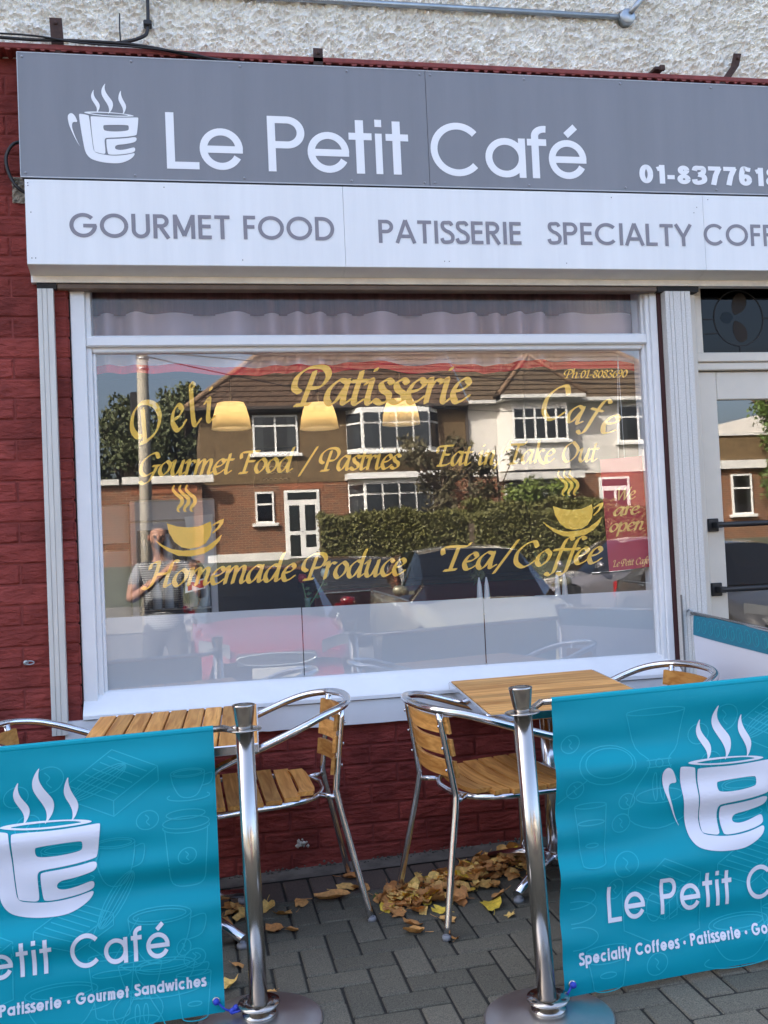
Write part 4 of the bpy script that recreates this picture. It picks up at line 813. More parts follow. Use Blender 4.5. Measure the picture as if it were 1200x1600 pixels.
# ---------------------------------------------------------------- tables
def make_table(name, label, cx, cy, rz, w_, d_, gaps):
    t = thing(name, label, 'table', (0, 0, 0), 0, 'cafe tables by the window'); H = 0.722
    if gaps:
        n = 9; p = w_/n
        for k in range(n):
            mb = MB(); mb.box(-w_/2+k*p+.003, -w_/2+(k+1)*p-.003, -d_/2+.012, d_/2-.012, H-.022, H, .003); mb.build('slat', MAT['teak_y'], t)
    else:
        n = 12; p = d_/n
        for k in range(n):
            mb = MB(); mb.box(-w_/2+.012, w_/2-.012, -d_/2+k*p+.0004, -d_/2+(k+1)*p-.0004, H-.022, H, .0006); mb.build('slat', MAT['teak_x'], t)
    mb = MB(); q = .0115
    for a, b, c, d in ((-w_/2, w_/2, -d_/2, -d_/2+q), (-w_/2, w_/2, d_/2-q, d_/2), (-w_/2, -w_/2+q, -d_/2+q, d_/2-q), (w_/2-q, w_/2, -d_/2+q, d_/2-q)): mb.box(a, b, c, d, H-.034, H-.002, .003)
    mb.build('edge_band', MAT['alu'], t)
    mb = MB(); mb.box(-w_*.36, w_*.36, -.02, .02, H-.05, H-.024, .003); mb.box(-.02, .02, -d_*.36, d_*.36, H-.075, H-.051, .003); mb.build('top_cross', MAT['alu'], t)
    mb = MB(); mb.tube([(0, 0, .07), (0, 0, H-.076)], .032, 18); ped = mb.build('pedestal', MAT['alu'], t)
    mb = MB(); mb.lathe([(.05, .055), (.05, .10), (.034, .105)], (0, 0, 0), 18); mb.build('hub', MAT['alu'], ped)
    for k in range(4):
        a = R(45+90*k); mb = MB(); e = .30
        mb.tube([(.03*math.cos(a), .03*math.sin(a), .085), (e*.5*math.cos(a), e*.5*math.sin(a), .072), (e*math.cos(a), e*math.sin(a), .030)], [.024, .022, .020], 10, flat=.8); lg_ = mb.build('leg', MAT['alu'], t)
        mb = MB(); mb.lathe([(.02, 0), (.02, .012), (.008, .016), (.008, .03)], (e*.97*math.cos(a), e*.97*math.sin(a), 0), 12); mb.build('foot', MAT['foot_cap'], lg_)
    place(t, cx, cy, rz, label); return t
make_table('cafe_table', 'square cafe table with gapped teak slats behind the left banner', 0.2775, -0.520, R(-3.6), 0.605, 0.70, True)
make_table('cafe_table', 'smooth teak topped cafe table behind the right banner', 1.690, -0.490, R(-3.6), 0.63, 0.70, False)

# ---------------------------------------------------------------- barrier posts and banners
def make_post(base, top, label):
    b = Vector(base); ax = (Vector(top)-b).normalized(); L = (Vector(top)-b).length
    t = thing('barrier_post', label, 'barrier post', base, 0, 'chrome barrier posts')
    g = Matrix.Translation(b) @ Matrix(((1, 0, 0), (0, 1, 0), (SX, SY, 1))).to_4x4()
    mb = MB(); mb.lathe([(.0, .0), (.182, .0), (.184, .003), (.178, .007), (.12, .013), (.07, .021), (.055, .026)], (0, 0, .001), 48); mb.xf(g); bs_ = mb.build('base_plate', MAT['baseplate'], t)
    mb = MB(); mb.lathe([(.047, .026), (.049, .03), (.049, .034), (.036, .036), (.034, .05), (.030, .055), (.060, .056), (.061, .060), (.060, .063), (.028, .064)], (0, 0, 0), 32); mb.xf(g); fl = mb.build('foot_flange', MAT['steel'], t)
    hol = MB(); hol.lathe([(.0085, 0), (0, .0004)], (0, 0, 0), 12); hm = hol.mesh('flange_hole', MAT['black'])
    for k in range(6):
        a = R(60*k+20); o = mesh_obj('flange_hole', hm, fl); o.location = g @ Vector((.046*math.cos(a), .046*math.sin(a), .0634))
    mb = MB(); mb.lathe([(.0262, .060), (.0262, L-.072)], b, 28, ax); mb.build('tube', MAT['steel'], t)
    mb = MB(); mb.lathe([(.026, L-.0735), (.049, L-.0735), (.051, L-.0715), (.049, L-.0695), (.026, L-.0690)], b, 32, ax); mb.build('collar', MAT['steel'], t)
    mb = MB(); mb.lathe([(.025, L-.069), (.024, L-.060), (.026, L-.052), (.0335, L-.004), (.0335, L), (.030, L+.001), (.027, L-.003), (0, L-.004)], b, 32, ax); mb.build('cap', MAT['steel'], t)
    return t
make_post((0.489, -1.275, gz(.489, -1.275)), (0.478, -1.275, 0.881), 'chrome barrier post at the right end of the left teal banner')
make_post((1.283, -1.505, gz(1.283, -1.505)), (1.246, -1.505, 0.907), 'chrome barrier post at the left end of the right teal banner')
make_post((-0.735, -1.190, gz(-.735, -1.19)), (-0.745, -1.19, 0.855), 'chrome barrier post at the far left end of the left teal banner')
make_post((2.50, -1.430, gz(2.5, -1.43)), (2.48, -1.43, 0.935), 'chrome barrier post at the far right corner of the barrier')
BW, BH = 1.035, 0.825
def doodles(ink, W_):
    E = lambda cx, cy, rx, ry, a0=0, a1=360, t=0: [(cx+x*math.cos(t)-y*math.sin(t), cy+x*math.sin(t)+y*math.cos(t)) for x, y in arc(0, 0, rx, ry, a0, a1, 22)]
    L = []
    def bean(cx, cy, r, t=0.4): L.append(E(cx, cy, r, r*.82, 0, 360, t)); L.append(catmull([(cx-r*.2, cy+r*.5), (cx+r*.12, cy+r*.15), (cx-r*.1, cy-r*.15), (cx+r*.2, cy-r*.5)], 4))
    def cup(cx, cy, w_, h_, sauc=True):
        L.append(E(cx, cy, w_/2, w_*.13)); L.append(E(cx, cy, w_*.42, w_*.085)); L.append(catmull([(cx-w_/2, cy), (cx-w_*.42, cy-h_*.55), (cx-w_*.2, cy-h_), (cx+w_*.2, cy-h_), (cx+w_*.42, cy-h_*.55), (cx+w_/2, cy)], 5))
        L.append(catmull([(cx+w_*.46, cy-h_*.15), (cx+w_*.72, cy-h_*.1), (cx+w_*.66, cy-h_*.5), (cx+w_*.38, cy-h_*.62)], 5))
        if sauc: L.append(E(cx, cy-h_*1.0, w_*.62, w_*.12, 150, 390))
    def togo(cx, cy, w_, h_):
        L.append(E(cx, cy+h_*.5, w_*.42, w_*.10)); L.append(E(cx, cy+h_*.38, w_*.5, w_*.13)); L.append(E(cx, cy+h_*.32, w_*.5, w_*.13, 170, 370))
        L.append(catmull([(cx-w_*.46, cy+h_*.3), (cx-w_*.40, cy-h_*.2), (cx-w_*.33, cy-h_*.5), (cx, cy-h_*.56), (cx+w_*.33, cy-h_*.5), (cx+w_*.40, cy-h_*.2), (cx+w_*.46, cy+h_*.3)], 4)); bean(cx, cy-h_*.1, w_*.2)
    def slab(cx, cy, w_, h_):
        a, b, c, d = (cx-w_*.5, cy), (cx+w_*.0, cy+h_*.45), (cx+w_*.5, cy+h_*.15), (cx, cy-h_*.3); L.append([a, b, c, d, a]); dz = h_*.22
        L.append([a, (a[0], a[1]-dz), (d[0], d[1]-dz), (c[0], c[1]-dz), c]); L.append([d, (d[0], d[1]-dz)])
        for q in range(1, 6): f_ = q/6; L.append([(a[0]+(b[0]-a[0])*f_+.01, a[1]+(b[1]-a[1])*f_-.003), (d[0]+(c[0]-d[0])*f_-.01, d[1]+(c[1]-d[1])*f_+.003)])
    def carafe(cx, cy, h_):
        L.append(catmull([(cx-h_*.28, cy+h_*.5), (cx-h_*.2, cy+h_*.2), (cx-h_*.09, cy+.02), (cx-h_*.25, cy-h_*.2), (cx-h_*.28, cy-h_*.4), (cx, cy-h_*.5), (cx+h_*.28, cy-h_*.4), (cx+h_*.25, cy-h_*.2), (cx+h_*.09, cy+.02), (cx+h_*.2, cy+h_*.2), (cx+h_*.28, cy+h_*.5)], 4))
        L.append(E(cx, cy+h_*.5, h_*.28, h_*.03)); L.append([(cx-h_*.12, cy+.03), (cx+h_*.12, cy+.03)]); L.append([(cx-h_*.12, cy+.01), (cx+h_*.12, cy+.01)]); L.append(E(cx, cy+.02, .012, .012)); L.append(E(cx-.012, cy-h_*.14, .007, h_*.12)); L.append(E(cx+.012, cy-h_*.14, .007, h_*.12)); L.append(E(cx, cy-h_*.22, h_*.22, h_*.06))
    def glass_(cx, cy, w_, h_): L.append([(cx-w_*.5, cy+h_*.5), (cx-w_*.36, cy-h_*.5)]); L.append([(cx+w_*.5, cy+h_*.5), (cx+w_*.36, cy-h_*.5)]); L.append(E(cx, cy+h_*.5, w_*.5, w_*.08)); L.append(E(cx, cy-h_*.5, w_*.36, w_*.12, 180, 360)); L.append(E(cx, cy+h_*.2, w_*.42, w_*.07)); L.append(E(cx, cy-h_*.2, w_*.2, w_*.06))
    def whisk(cx, cy, l, t):
        for s in (.25, .6, 1): L.append([(cx+x*math.cos(t)-y*math.sin(t), cy+x*math.sin(t)+y*math.cos(t)) for x, y in arc(0, 0, l, l*.28*s, 0, 360, 20)])
    # positions from the left edge / bottom of the banner
    bean(.055, .69, .03); L.append(E(.165, .62, .09, .055)); L.append(E(.17, .625, .075, .042)); L.append(catmull([(.10, .585), (.02, .535), (-.0, .52)][:2]+[(.005, .525)], 4))
    carafe(.33, .59, .34); glass_(.11, .43, .10, .16); bean(.205, .45, .03); bean(.225, .51, .026); bean(.21, .335, .04); bean(.175, .27, .03, 1.0)
    slab(.335, .255, .24, .18); L.append(E(.30, .20, .025, .038)); L.append(E(.40, .215, .024, .036)); L.append([(.20, .27), (.20, .15), (.33, .085), (.45, .12), (.45, .25)]); L.append([(.35, .225), (.35, .16), (.375, .17), (.375, .235), (.35, .225)])
    for dy in (.26, .22, .15): L.append(E(.045, dy, .07, .03, -100, 100))
    glass_(.14, .06, .13, .10); bean(.30, .045, .035); cup(.58, .12, .20, .10); bean(.47, .68, .035); bean(.56, .72, .045); whisk(.70, .70, .09, .5); bean(.50, .595, .035); cup(.60, .52, .13, .09)
    togo(.945, .48, .135, .20); bean(.835, .575, .032, .2); slab(.74, .70, .26, .20); cup(.74, .52, .115, .12, False); cup(.86, .30, .18, .13); whisk(.74, .36, .09, 1.0); L.append([(.70, .33), (.66, .24), (.72, .18), (.80, .30)])
    glass_(.72, .12, .13, .16); bean(.955, .165, .032); bean(.925, .20, .024, 1.2); cup(.87, .155, .17, .07); L.append(E(.79, .04, .07, .05)); carafe(.80, .06, .22); glass_(.95, .06, .10, .12); cup(.955, .70, .10, .07); slab(.62, .30, .22, .14); bean(.06, .56, .028)
    for p in L: ink.stroke(p, .0016, .02)
def banner(label, tl_, tr_, bl_, br_, seed, back=False):
    """four corners; front is towards the camera side; cloth hangs with soft sideways rolls"""
    tl_, tr_, bl_, br_ = map(Vector, (tl_, tr_, bl_, br_)); n = (tr_-tl_).cross(tl_-bl_).normalized()
    if n.y > 0 and not back: n = -n
    def wave(u, v):                                # v measured up from the bottom edge, metres
        t = 1-v/BH; s = math.sin(math.pi*max(0, min(1, t)))
        e = .0095*math.sin(2*math.pi*t*3.1+.5*math.sin(u*4.1+seed)+seed)+.0065*math.sin(2*math.pi*t*5.7+u*3.0+seed*2)+.0025*math.sin(2*math.pi*(t*8.3-u*.9)+seed)
        return e*(.35+.65*s)+.004*math.sin(u*7+seed)*t
    def fn(u, v, d):
        a = u/BW; b = v/BH; p = (tl_*(1-a)+tr_*a)*b+(bl_*(1-a)+br_*a)*(1-b)
        return p+n*(wave(u, v)+d)
    t = thing('banner', label, 'banner', bl_, 0, 'teal cafe barrier banners')
    mb = MB(); mb.grid(lambda a, b: fn(a*BW, b*BH, 0), 90, 84); cl = mb.build('cloth', MAT['teal'], t)
    mb = MB(); a0 = fn(-.035, BH-.006, -.012); a1 = fn(BW+.035, BH-.006, -.012); mb.tube([a0, a1], .010, 12); mb.build('top_bar', MAT['steel'], t)
    hem = MB(); hem.grid(lambda a, b: fn(a*BW, BH-.006+.012*math.sin(b*math.pi-.5*math.pi)*.98, .012*math.cos(b*math.pi-.5*math.pi)-.011), 60, 8); hem.build('hem', MAT['teal'], t)
    ink = Ink(fn, .0006); doodles(ink, BW); ink.build('doodle_print', MAT['tealline'], cl)
    ink = Ink(fn, .0022); cup_logo(ink, .525, .330, 1.335, .02); ink.build('cup_logo', MAT['bannerwhite'], cl)
    for q in range(3): ink = Ink(fn, .0022); ink.sans('Le Petit Café', .150, .885, .178, .100, .128, .115, .34, .012, q); ink.build('shop_name_lettering', MAT['bannerwhite'], cl)
    for q in range(7): ink = Ink(fn, .0022); ink.sans('Specialty Coffees • Patisserie • Gourmet Sandwiches', .052, .983, .078, .033, .215, .13, .34, .012, q); ink.build('slogan_lettering', MAT['bannerwhite'], cl)
    for u in (.024, BW-.024):
        ey = MB(); c = fn(u, .035, .002); ey.lathe([(.005, 0), (.011, 0), (.0115, .001), (.010, .002), (.006, .002)], c, 16, n); g_ = ey.build('eyelet', MAT['steel'], cl)
    return t, fn, n
bl, fl_, nl = banner('teal banner at lower left with right half of cup logo and words Gourmet Sandwiches',
       (-0.645, -1.172, 0.782), (0.391, -1.178, 0.8045), (-0.640, -1.245, -0.030), (0.3925, -1.232, -0.006), 0.6)
br, fr_, nr = banner('teal banner at lower right with cup logo and words Le Petit, left half in view',
       (1.3935, -1.350, 0.8400), (2.430, -1.372, 0.868), (1.3515, -1.445, 0.000), (2.385, -1.385, 0.020), 2.1)
def cord(fn, u, sgn, post, label):
    t = thing('blue_cord', label, 'cord', post, 0, 'blue banner cords'); p = fn(u, .035, .006); q = Vector(post)
    mb = MB(); mb.tube(catmull([p+Vector((0, 0, .004)), p+Vector((sgn*.02, -.01, -.018)), p+Vector((sgn*.045, -.012, -.030)), (p+q)/2+Vector((0, -.015, -.018)), q], 5), .0032, 6); mb.build('cord', MAT['bluecord'], t)
    for c in (p+Vector((0, -.004, 0)), p+Vector((sgn*.045, -.012, -.028)), p+Vector((sgn*.056, -.012, -.020))):
        mb = MB(); mb.lathe([(0, -.010), (.007, -.007), (.0105, 0), (.007, .007), (0, .010)], c, 10, (.3, -.4, .8)); mb.build('knot', MAT['bluecord'], t)
cord(fl_, BW-.024, 1, (0.470, -1.285, 0.02), 'blue cord tying the left banner corner to its chrome post')
cord(fr_, .024, -1, (1.300, -1.515, 0.03), 'blue cord tying the right banner corner to its chrome post')
# clips from bar end to post collar
for a, b in ((fl_(BW+.03, BH-.006, -.012), (0.479, -1.275, 0.800)), (fr_(-.03, BH-.006, -.012), (1.249, -1.505, 0.825))): 
    mb = MB(); mb.tube([a, b], [.0105, .008], 10); c = Vector(b)+(Vector(a)-Vector(b)).normalized()*.045; mb.lathe([(.016, -.006), (.017, 0), (.016, .008), (0, .009)], c+Vector((0, 0, .006)), 14); 
    tag(mb.build('bar_clip', MAT['steel']), 'chrome clip joining the %s banner bar to its post' % ('left' if a[0] < 1 else 'right'), 'clip', 'chrome banner clips')
# side banner seen from behind, from the rail to the corner post
sb = thing('banner', 'side banner seen from its white back with teal hem, hung from the wall at right', 'banner', (2.47, -.75, .1), 0, 'teal cafe barrier banners')
A, B = Vector((2.508, -0.135, 0.968)), Vector((2.452, -1.36, 0.915))
def sfn(u, v): p = A*(1-u)+B*u; w_ = .006*math.sin(u*7+v*5)+.004*math.sin(v*13+u*2); return Vector((p.x-w_, p.y, p.z-v*.80))
mb = MB(); mb.grid(lambda u, v: sfn(u, .112+v*.888)+Vector((0, 0, 0)), 40, 40); mb.build('white_back', MAT['bannerwhite'], sb)
mb = MB(); mb.grid(lambda u, v: sfn(u, v*.116)+Vector((-.003, 0, 0)), 40, 8); hm_ = mb.build('hem', MAT['tealback'], sb)
ink = Ink(lambda u, v, d: sfn(u, (v)/.8)+Vector((-.003-d, 0, 0)), .001)
for q in range(12): ink.stroke(arc(.04+q*.05, .045, .018, .03, 0, 360, 16), .001); ink.stroke(arc(.05+q*.05, .05, .010, .018, 0, 360, 14), .001)
ink.build('doodle_print', MAT['tealline'], hm_)
mb = MB(); mb.tube([A+Vector((0, .02, 0)), B+Vector((0, -.05, 0))], .009, 10); mb.build('top_bar', MAT['steel'], sb)
mb = MB(); mb.tube(catmull([(2.495, -.100, .975), (2.492, -.118, .985), (2.50, -.135, .978), (2.508, -.13, .965), (2.50, -.112, .960)], 5), .004, 8); tag(mb.build('wall_hook', MAT['galv']), 'steel hook on the shutter rail holding the side banner', 'hook')

# ---------------------------------------------------------------- fallen leaves
MAT['leaf'] = rand_mat('dry_autumn_leaf', [(.56, .24, .06), (.80, .46, .15), (.90, .62, .18), (.42, .17, .05), (.78, .46, .16), (.88, .56, .08), (.62, .31, .10)], .7, (60, .5, .003), .25, 90)
MAT['leaf_yellow'] = rand_mat('yellow_autumn_leaf', [(.85, .55, .03), (.78, .55, .06), (.85, .60, .08)], .6, (60, .4, .003), .25, 70)
MAT['leaf_green'] = M('green_leaf', (.10, .16, .03), .6, var=(60, .3))
def leaf_mesh(seed, mat):
    rg = random.Random(seed); k = 15; V = [(0, 0, 0)]; c1 = rg.uniform(-8, 9); c2 = rg.uniform(-8, 9); lob = rg.uniform(.05, .26); ph = rg.uniform(0, 6)
    for q in (.55, 1):
        for i in range(k):
            a = 2*math.pi*i/k; r_ = 1+lob*math.cos(5*a+ph)*(1 if q == 1 else .3)+rg.uniform(-.14, .12)*q; r_ *= .040*q*(1+.15*math.cos(a))
            x, y = r_*math.cos(a), r_*math.sin(a)*.85; V.append((x, y, c1*x*x+c2*y*y+.25*abs(y)+rg.uniform(-.005, .005)*q))
    F = [(0, 1+i, 1+(i+1) % k) for i in range(k)]+[(1+i, 1+k+i, 1+k+(i+1) % k, 1+(i+1) % k) for i in range(k)]
    mb = MB(); mb.add(V, F, True); zmin = min(v[2] for v in mb.v); mb.v = [(x, y, z-zmin) for x, y, z in mb.v]
    mb.tube([(-.036, 0, .004-zmin*0), (-.056, .004, .003), (-.070, .010, .004)], .0011, 4); return mb.mesh('leaf', mat)
LM = [leaf_mesh(i, MAT['leaf']) for i in range(9)]; LY = [leaf_mesh(50+i, MAT['leaf_yellow']) for i in range(4)]; LG = leaf_mesh(77, MAT['leaf_green'])
pile = thing('leaf_pile', 'heap of dry brown and yellow autumn leaves drifted under the right hand chair', 'leaf pile', (1.3, -.45, gz(1.3, -.45)))
def put_leaf(x, y, z, me, sc, tilt, parent=None):
    o = mesh_obj('leaf', me, parent); o.location = (x, y, gz(x, y)+z+.002); o.scale = (sc, sc*random.uniform(.8, 1.1), sc)
    o.rotation_euler = (random.uniform(-tilt, tilt), random.uniform(-tilt, tilt), random.uniform(0, 6.28)); return o
cnt = 0
while cnt < 290:
    t_ = random.random()
    x = 1.0+.62*t_; yc = -.50+.24*(t_-.2); y = yc+random.gauss(0, .055+.03*t_); hgt = (.014+.048*max(0, t_-.3))*math.exp(-((y-yc)/.13)**2)
    if y > -.10 or not (.98 < x < 1.72): continue
    me = random.choice(LM) if random.random() < .84 else random.choice(LY)
    put_leaf(x, y, random.uniform(.2, 1)*hgt, me, random.uniform(.45, .88), .55, pile); cnt += 1
singles = [(.577, -.427), (.624, -.506), (.593, -.641), (.702, -.44), (.886, -.341), (.919, -.233), (.942, -.382), (1.096, -.644), (1.064, -.762), (1.054, -.825), (1.173, -.76), (1.168, -.924), (.538, -1.104), (.649, -.667), (.444, -.379), (.406, -1.025), (.443, -.877), (.475, -.683), (1.405, -.79), (.45, -.45), (.50, -.50), (.41, -.52), (.47, -.40), (1.62, -.82), (1.70, -.72)]
SL = {(.919, -.233): 'curled brown leaf against the red wall behind the left chair leg', (.886, -.341): 'curled brown leaf just left of the left chair rear leg', (1.168, -.924): 'tiny tan leaf at the foot of the right chair near leg', (1.054, -.825): 'lowest tan leaf of the short row left of the right chair leg', (1.064, -.762): 'middle tan leaf of the short row left of the right chair leg', (1.096, -.644): 'topmost leaf of the short row left of the right chair leg', (1.173, -.76): 'crumpled brown leaf right of the right chair near leg', (.538, -1.104): 'tiny leaf beside the left post tube near the bottom edge', (.649, -.667): 'tiny orange leaf alone in the middle of the paving', (1.405, -.79): 'tiny pale scrap of leaf in front of the yellow leaf', (.406, -1.025): 'tan leaf between left banner edge and post near the bottom', (.443, -.877): 'small leaf between left banner edge and post halfway up the paving'}
small = {(.649, -.667), (.538, -1.104), (1.405, -.79), (1.168, -.924), (.443, -.877)}
for x, y in singles:
    o = put_leaf(x, y, 0, random.choice(LM), random.uniform(.45, .6) if (x, y) in small else random.uniform(.8, 1.15), .25); tag(o, SL.get((x, y), 'dry brown leaf among the scattered few between the left chrome post and the left chair' if x < .75 else 'dry brown leaf lying loose near the leaf heap'), 'leaf', 'single fallen leaves')
o = put_leaf(1.364, -.700, 0, LY[1], 1.25, .15); tag(o, 'bright yellow lobed leaf in front of the leaf heap', 'leaf')
o = put_leaf(.807, -.427, .004, LY[0], 1.35, .1); o.scale = (1.7, .8, 1); o.rotation_euler[2] = 0; o.data = LM[2]; tag(o, 'long pale tan leaf flat on the paving before the brick wall', 'leaf')
o = put_leaf(.986, -.478, .004, LG, .6, .3); tag(o, 'small green leaf at the left tip of the leaf heap', 'leaf')
# ---------------------------------------------------------------- street opposite (seen mirrored in the glass)
MAT.update(
    hbrick=brick_mat('orange_brown_brick', (.30, .095, .035), (.11, .04, .022), (.40, .29, .19)),
    hdash=M('brown_pebble_dash', (.15, .10, .05), .95, var=(7, .4), bump=(40, .8, .02)),
    hwhite=M('white_roughcast', (.70, .67, .62), .95, var=(2, .06), bump=(14, .8, .03)),
    upvc=M('white_upvc', (.80, .80, .78), .4), fascia=M('white_gutter', (.66, .65, .62), .6, var=(6, .15)),
    tile=M('brown_roof_tile', (.095, .058, .036), .9, var=(3.2, .35), bump=(22, .5, .02)), tile2=M('brown_grey_roof_tile', (.10, .07, .043), .9, var=(3.2, .35), bump=(22, .5, .02)),
    ridge=M('clay_ridge', (.20, .13, .08), .9, var=(8, .3)), drape=M('house_curtain', (.45, .46, .42), .9, var=(10, .3), stretch=(1, 1, .05)),
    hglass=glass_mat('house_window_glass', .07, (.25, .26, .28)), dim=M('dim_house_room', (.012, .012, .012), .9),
    soffit=M('dark_soffit', (.05, .04, .035), .8), plinth=M('white_plinth', (.68, .67, .64), .9, var=(4, .1)),
    bark=M('bark', (.09, .065, .045), .95, var=(12, .3)), pole=M('pale_timber_pole', (.36, .33, .27), .9, var=(4, .25), stretch=(1, 1, .1)),
    lf_dark=M('conifer_leaf', (.085, .10, .04), .7, var=(1.2, .5)), lf_hedge=M('hedge_leaf', (.115, .112, .03), .65, var=(2.5, .45)), lf_bush=M('bush_leaf', (.10, .085, .04), .7, var=(3, .5)), lf_lime=M('lime_shrub_leaf', (.13, .17, .03), .65, var=(3, .4)), lf_ivy=M('ivy_leaf', (.07, .12, .02), .6, var=(3, .5)),
)
def hb(parent, name, mat, *boxes, c=0):
    mb = MB()
    for b in boxes: mb.box(*b, c)
    return mb.build(name, MAT[mat], parent)
def hwin(parent, x0, x1, z0, z1, yf, cols, top=.28, sill=True, drape=True, name='window'):
    """frame, glass and sill standing at facade yf (facade faces +y)"""
    mb = MB(); f_ = .06; d0, d1 = yf-.08, yf+.06
    mb.box(x0, x1, d0, d1, z1-f_, z1); mb.box(x0, x1, d0, d1, z0, z0+f_)
    w_ = (x1-x0-f_)/cols
    for k in range(cols+1): mb.box(x0+k*w_, x0+k*w_+f_, d0+.001, d1+.001, z0+f_, z1-f_)
    if top: zt = z1-(z1-z0)*top; mb.box(x0+f_, x1-f_, d0+.002, d1-.002, zt-.03, zt+.03)
    wn = mb.build(name, MAT['upvc'], parent)
    mb = MB(); mb.add([(x0+.03, yf+.022, z0+.03), (x1-.03, yf+.022, z0+.03), (x1-.03, yf+.022, z1-.03), (x0+.03, yf+.022, z1-.03)], [(0, 1, 2, 3)]); mb.build('pane', MAT['hglass'], wn)
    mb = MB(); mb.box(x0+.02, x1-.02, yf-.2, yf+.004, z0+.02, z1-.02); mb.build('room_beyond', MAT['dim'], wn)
    if drape:
        for a, b in ((x0+.05, x0+.05+(x1-x0)*.2), (x1-.05-(x1-x0)*.2, x1-.05)):
            mb = MB(); mb.grid(lambda u, v: (a+(b-a)*u, yf+.011+.005*math.sin(u*22), z0+.05+(z1-z0-.1)*v), 16, 1); mb.build('curtain', MAT['drape'], wn)
    if sill: mb = MB(); mb.box(x0-.12, x1+.12, yf-.05, yf+.15, z0-.11, z0-.002, .01); mb.build('sill', MAT['upvc'], wn)
    return wn
def tiled(parent, pts, mat, n, name='roof_slope'):
    """stepped tile courses between eave (a,b) and ridge (c,d): a,b left/right low; c,d left/right high"""
    a, b, c, d = map(Vector, pts); nn = (b-a).cross(c-a).normalized(); nn = nn if nn.z > 0 else -nn; mb = MB()
    for k in range(n):
        t0, t1 = k/n, (k+1)/n; p0, p1, q0, q1 = a.lerp(c, t0), b.lerp(d, t0), a.lerp(c, t1), b.lerp(d, t1)
        mb.add([p0+nn*.045, p1+nn*.045, q1+nn*.006, q0+nn*.006, p0, p1], [(0, 1, 2, 3), (0, 1, 5, 4)])
        w_ = (p1-p0).length; m = int(w_/.30)                       # vertical tile joints as small upstands
        for j in range(m):
            s_ = (j+(.5 if k % 2 else 0))/max(1, m)
            if s_ > .985: continue
            o0 = p0.lerp(p1, s_); o1 = q0.lerp(q1, s_); e = (p1-p0).normalized()*.035
            mb.add([o0+nn*.046, o0+e+nn*.068, o1+e+nn*.028, o1+nn*.007], [(0, 1, 2, 3)])
    return tag(mb.build(name, MAT[mat], parent), kind='stuff')
HY = -29.5
def sheet(name, mat, x0, x1, y0, y1, dz, label):
    mb = MB(); mb.grid(lambda u, v: (x0+(x1-x0)*u, y0+(y1-y0)*v, terrain(x0+(x1-x0)*u, y0+(y1-y0)*v)+dz), 70, 10); return tag(mb.build(name, mat), label, kind='structure')
sheet('far_pavement', MAT['concrete'], -40, 60, -19.2, -16.6, .03, 'concrete footpath across the road')
sheet('lawn', M('front_lawn', (.06, .066, .035), .95, var=(3, .4), bump=(40, .8, .03)), -40, 60, -29.3, -19.25, .02, 'front lawns of the houses opposite')
# --- brown house
h1 = thing('semi_detached_house', 'brown pebble dashed house over brick, reflected left of centre in the window', 'house', (5.4, HY, 1.0))
hb(h1, 'brick_wall', 'hbrick', (.95, 9.90, -37.2, HY, .2, 3.55)); hb(h1, 'pebble_dash_wall', 'hdash', (.93, 9.91, -37.2, HY+.03, 3.552, 5.98))
for z in (4.05, 4.75, 5.35): hb(h1, 'render_line', 'hdash', (.94, 9.90, HY+.03, HY+.036, z, z+.02))
hb(h1, 'soffit', 'soffit', (.55, 9.93, HY-.1, HY+.38, 5.90, 5.985)); hb(h1, 'gutter', 'soffit', (.5, 9.93, HY+.36, HY+.46, 5.955, 6.055))
EA = HY+.40
tiled(h1, ((.50, EA, 6.0), (9.95, EA, 6.0), (4.6, -33.4, 9.5), (9.95, -33.4, 9.5)), 'tile', 16)
tiled(h1, ((.50, -37.4, 6.0), (.50, EA, 6.0), (4.6, -33.4, 9.5), (4.6, -33.4, 9.5)), 'tile', 16)
mb = MB(); mb.tube([(.50, EA, 6.06), (4.6, -33.4, 9.56), (9.95, -33.4, 9.56)], .10, 8); mb.build('ridge_tiles', MAT['ridge'], h1)
hwin(h1, 2.64, 4.13, 4.53, 5.80, HY+.03, 2)
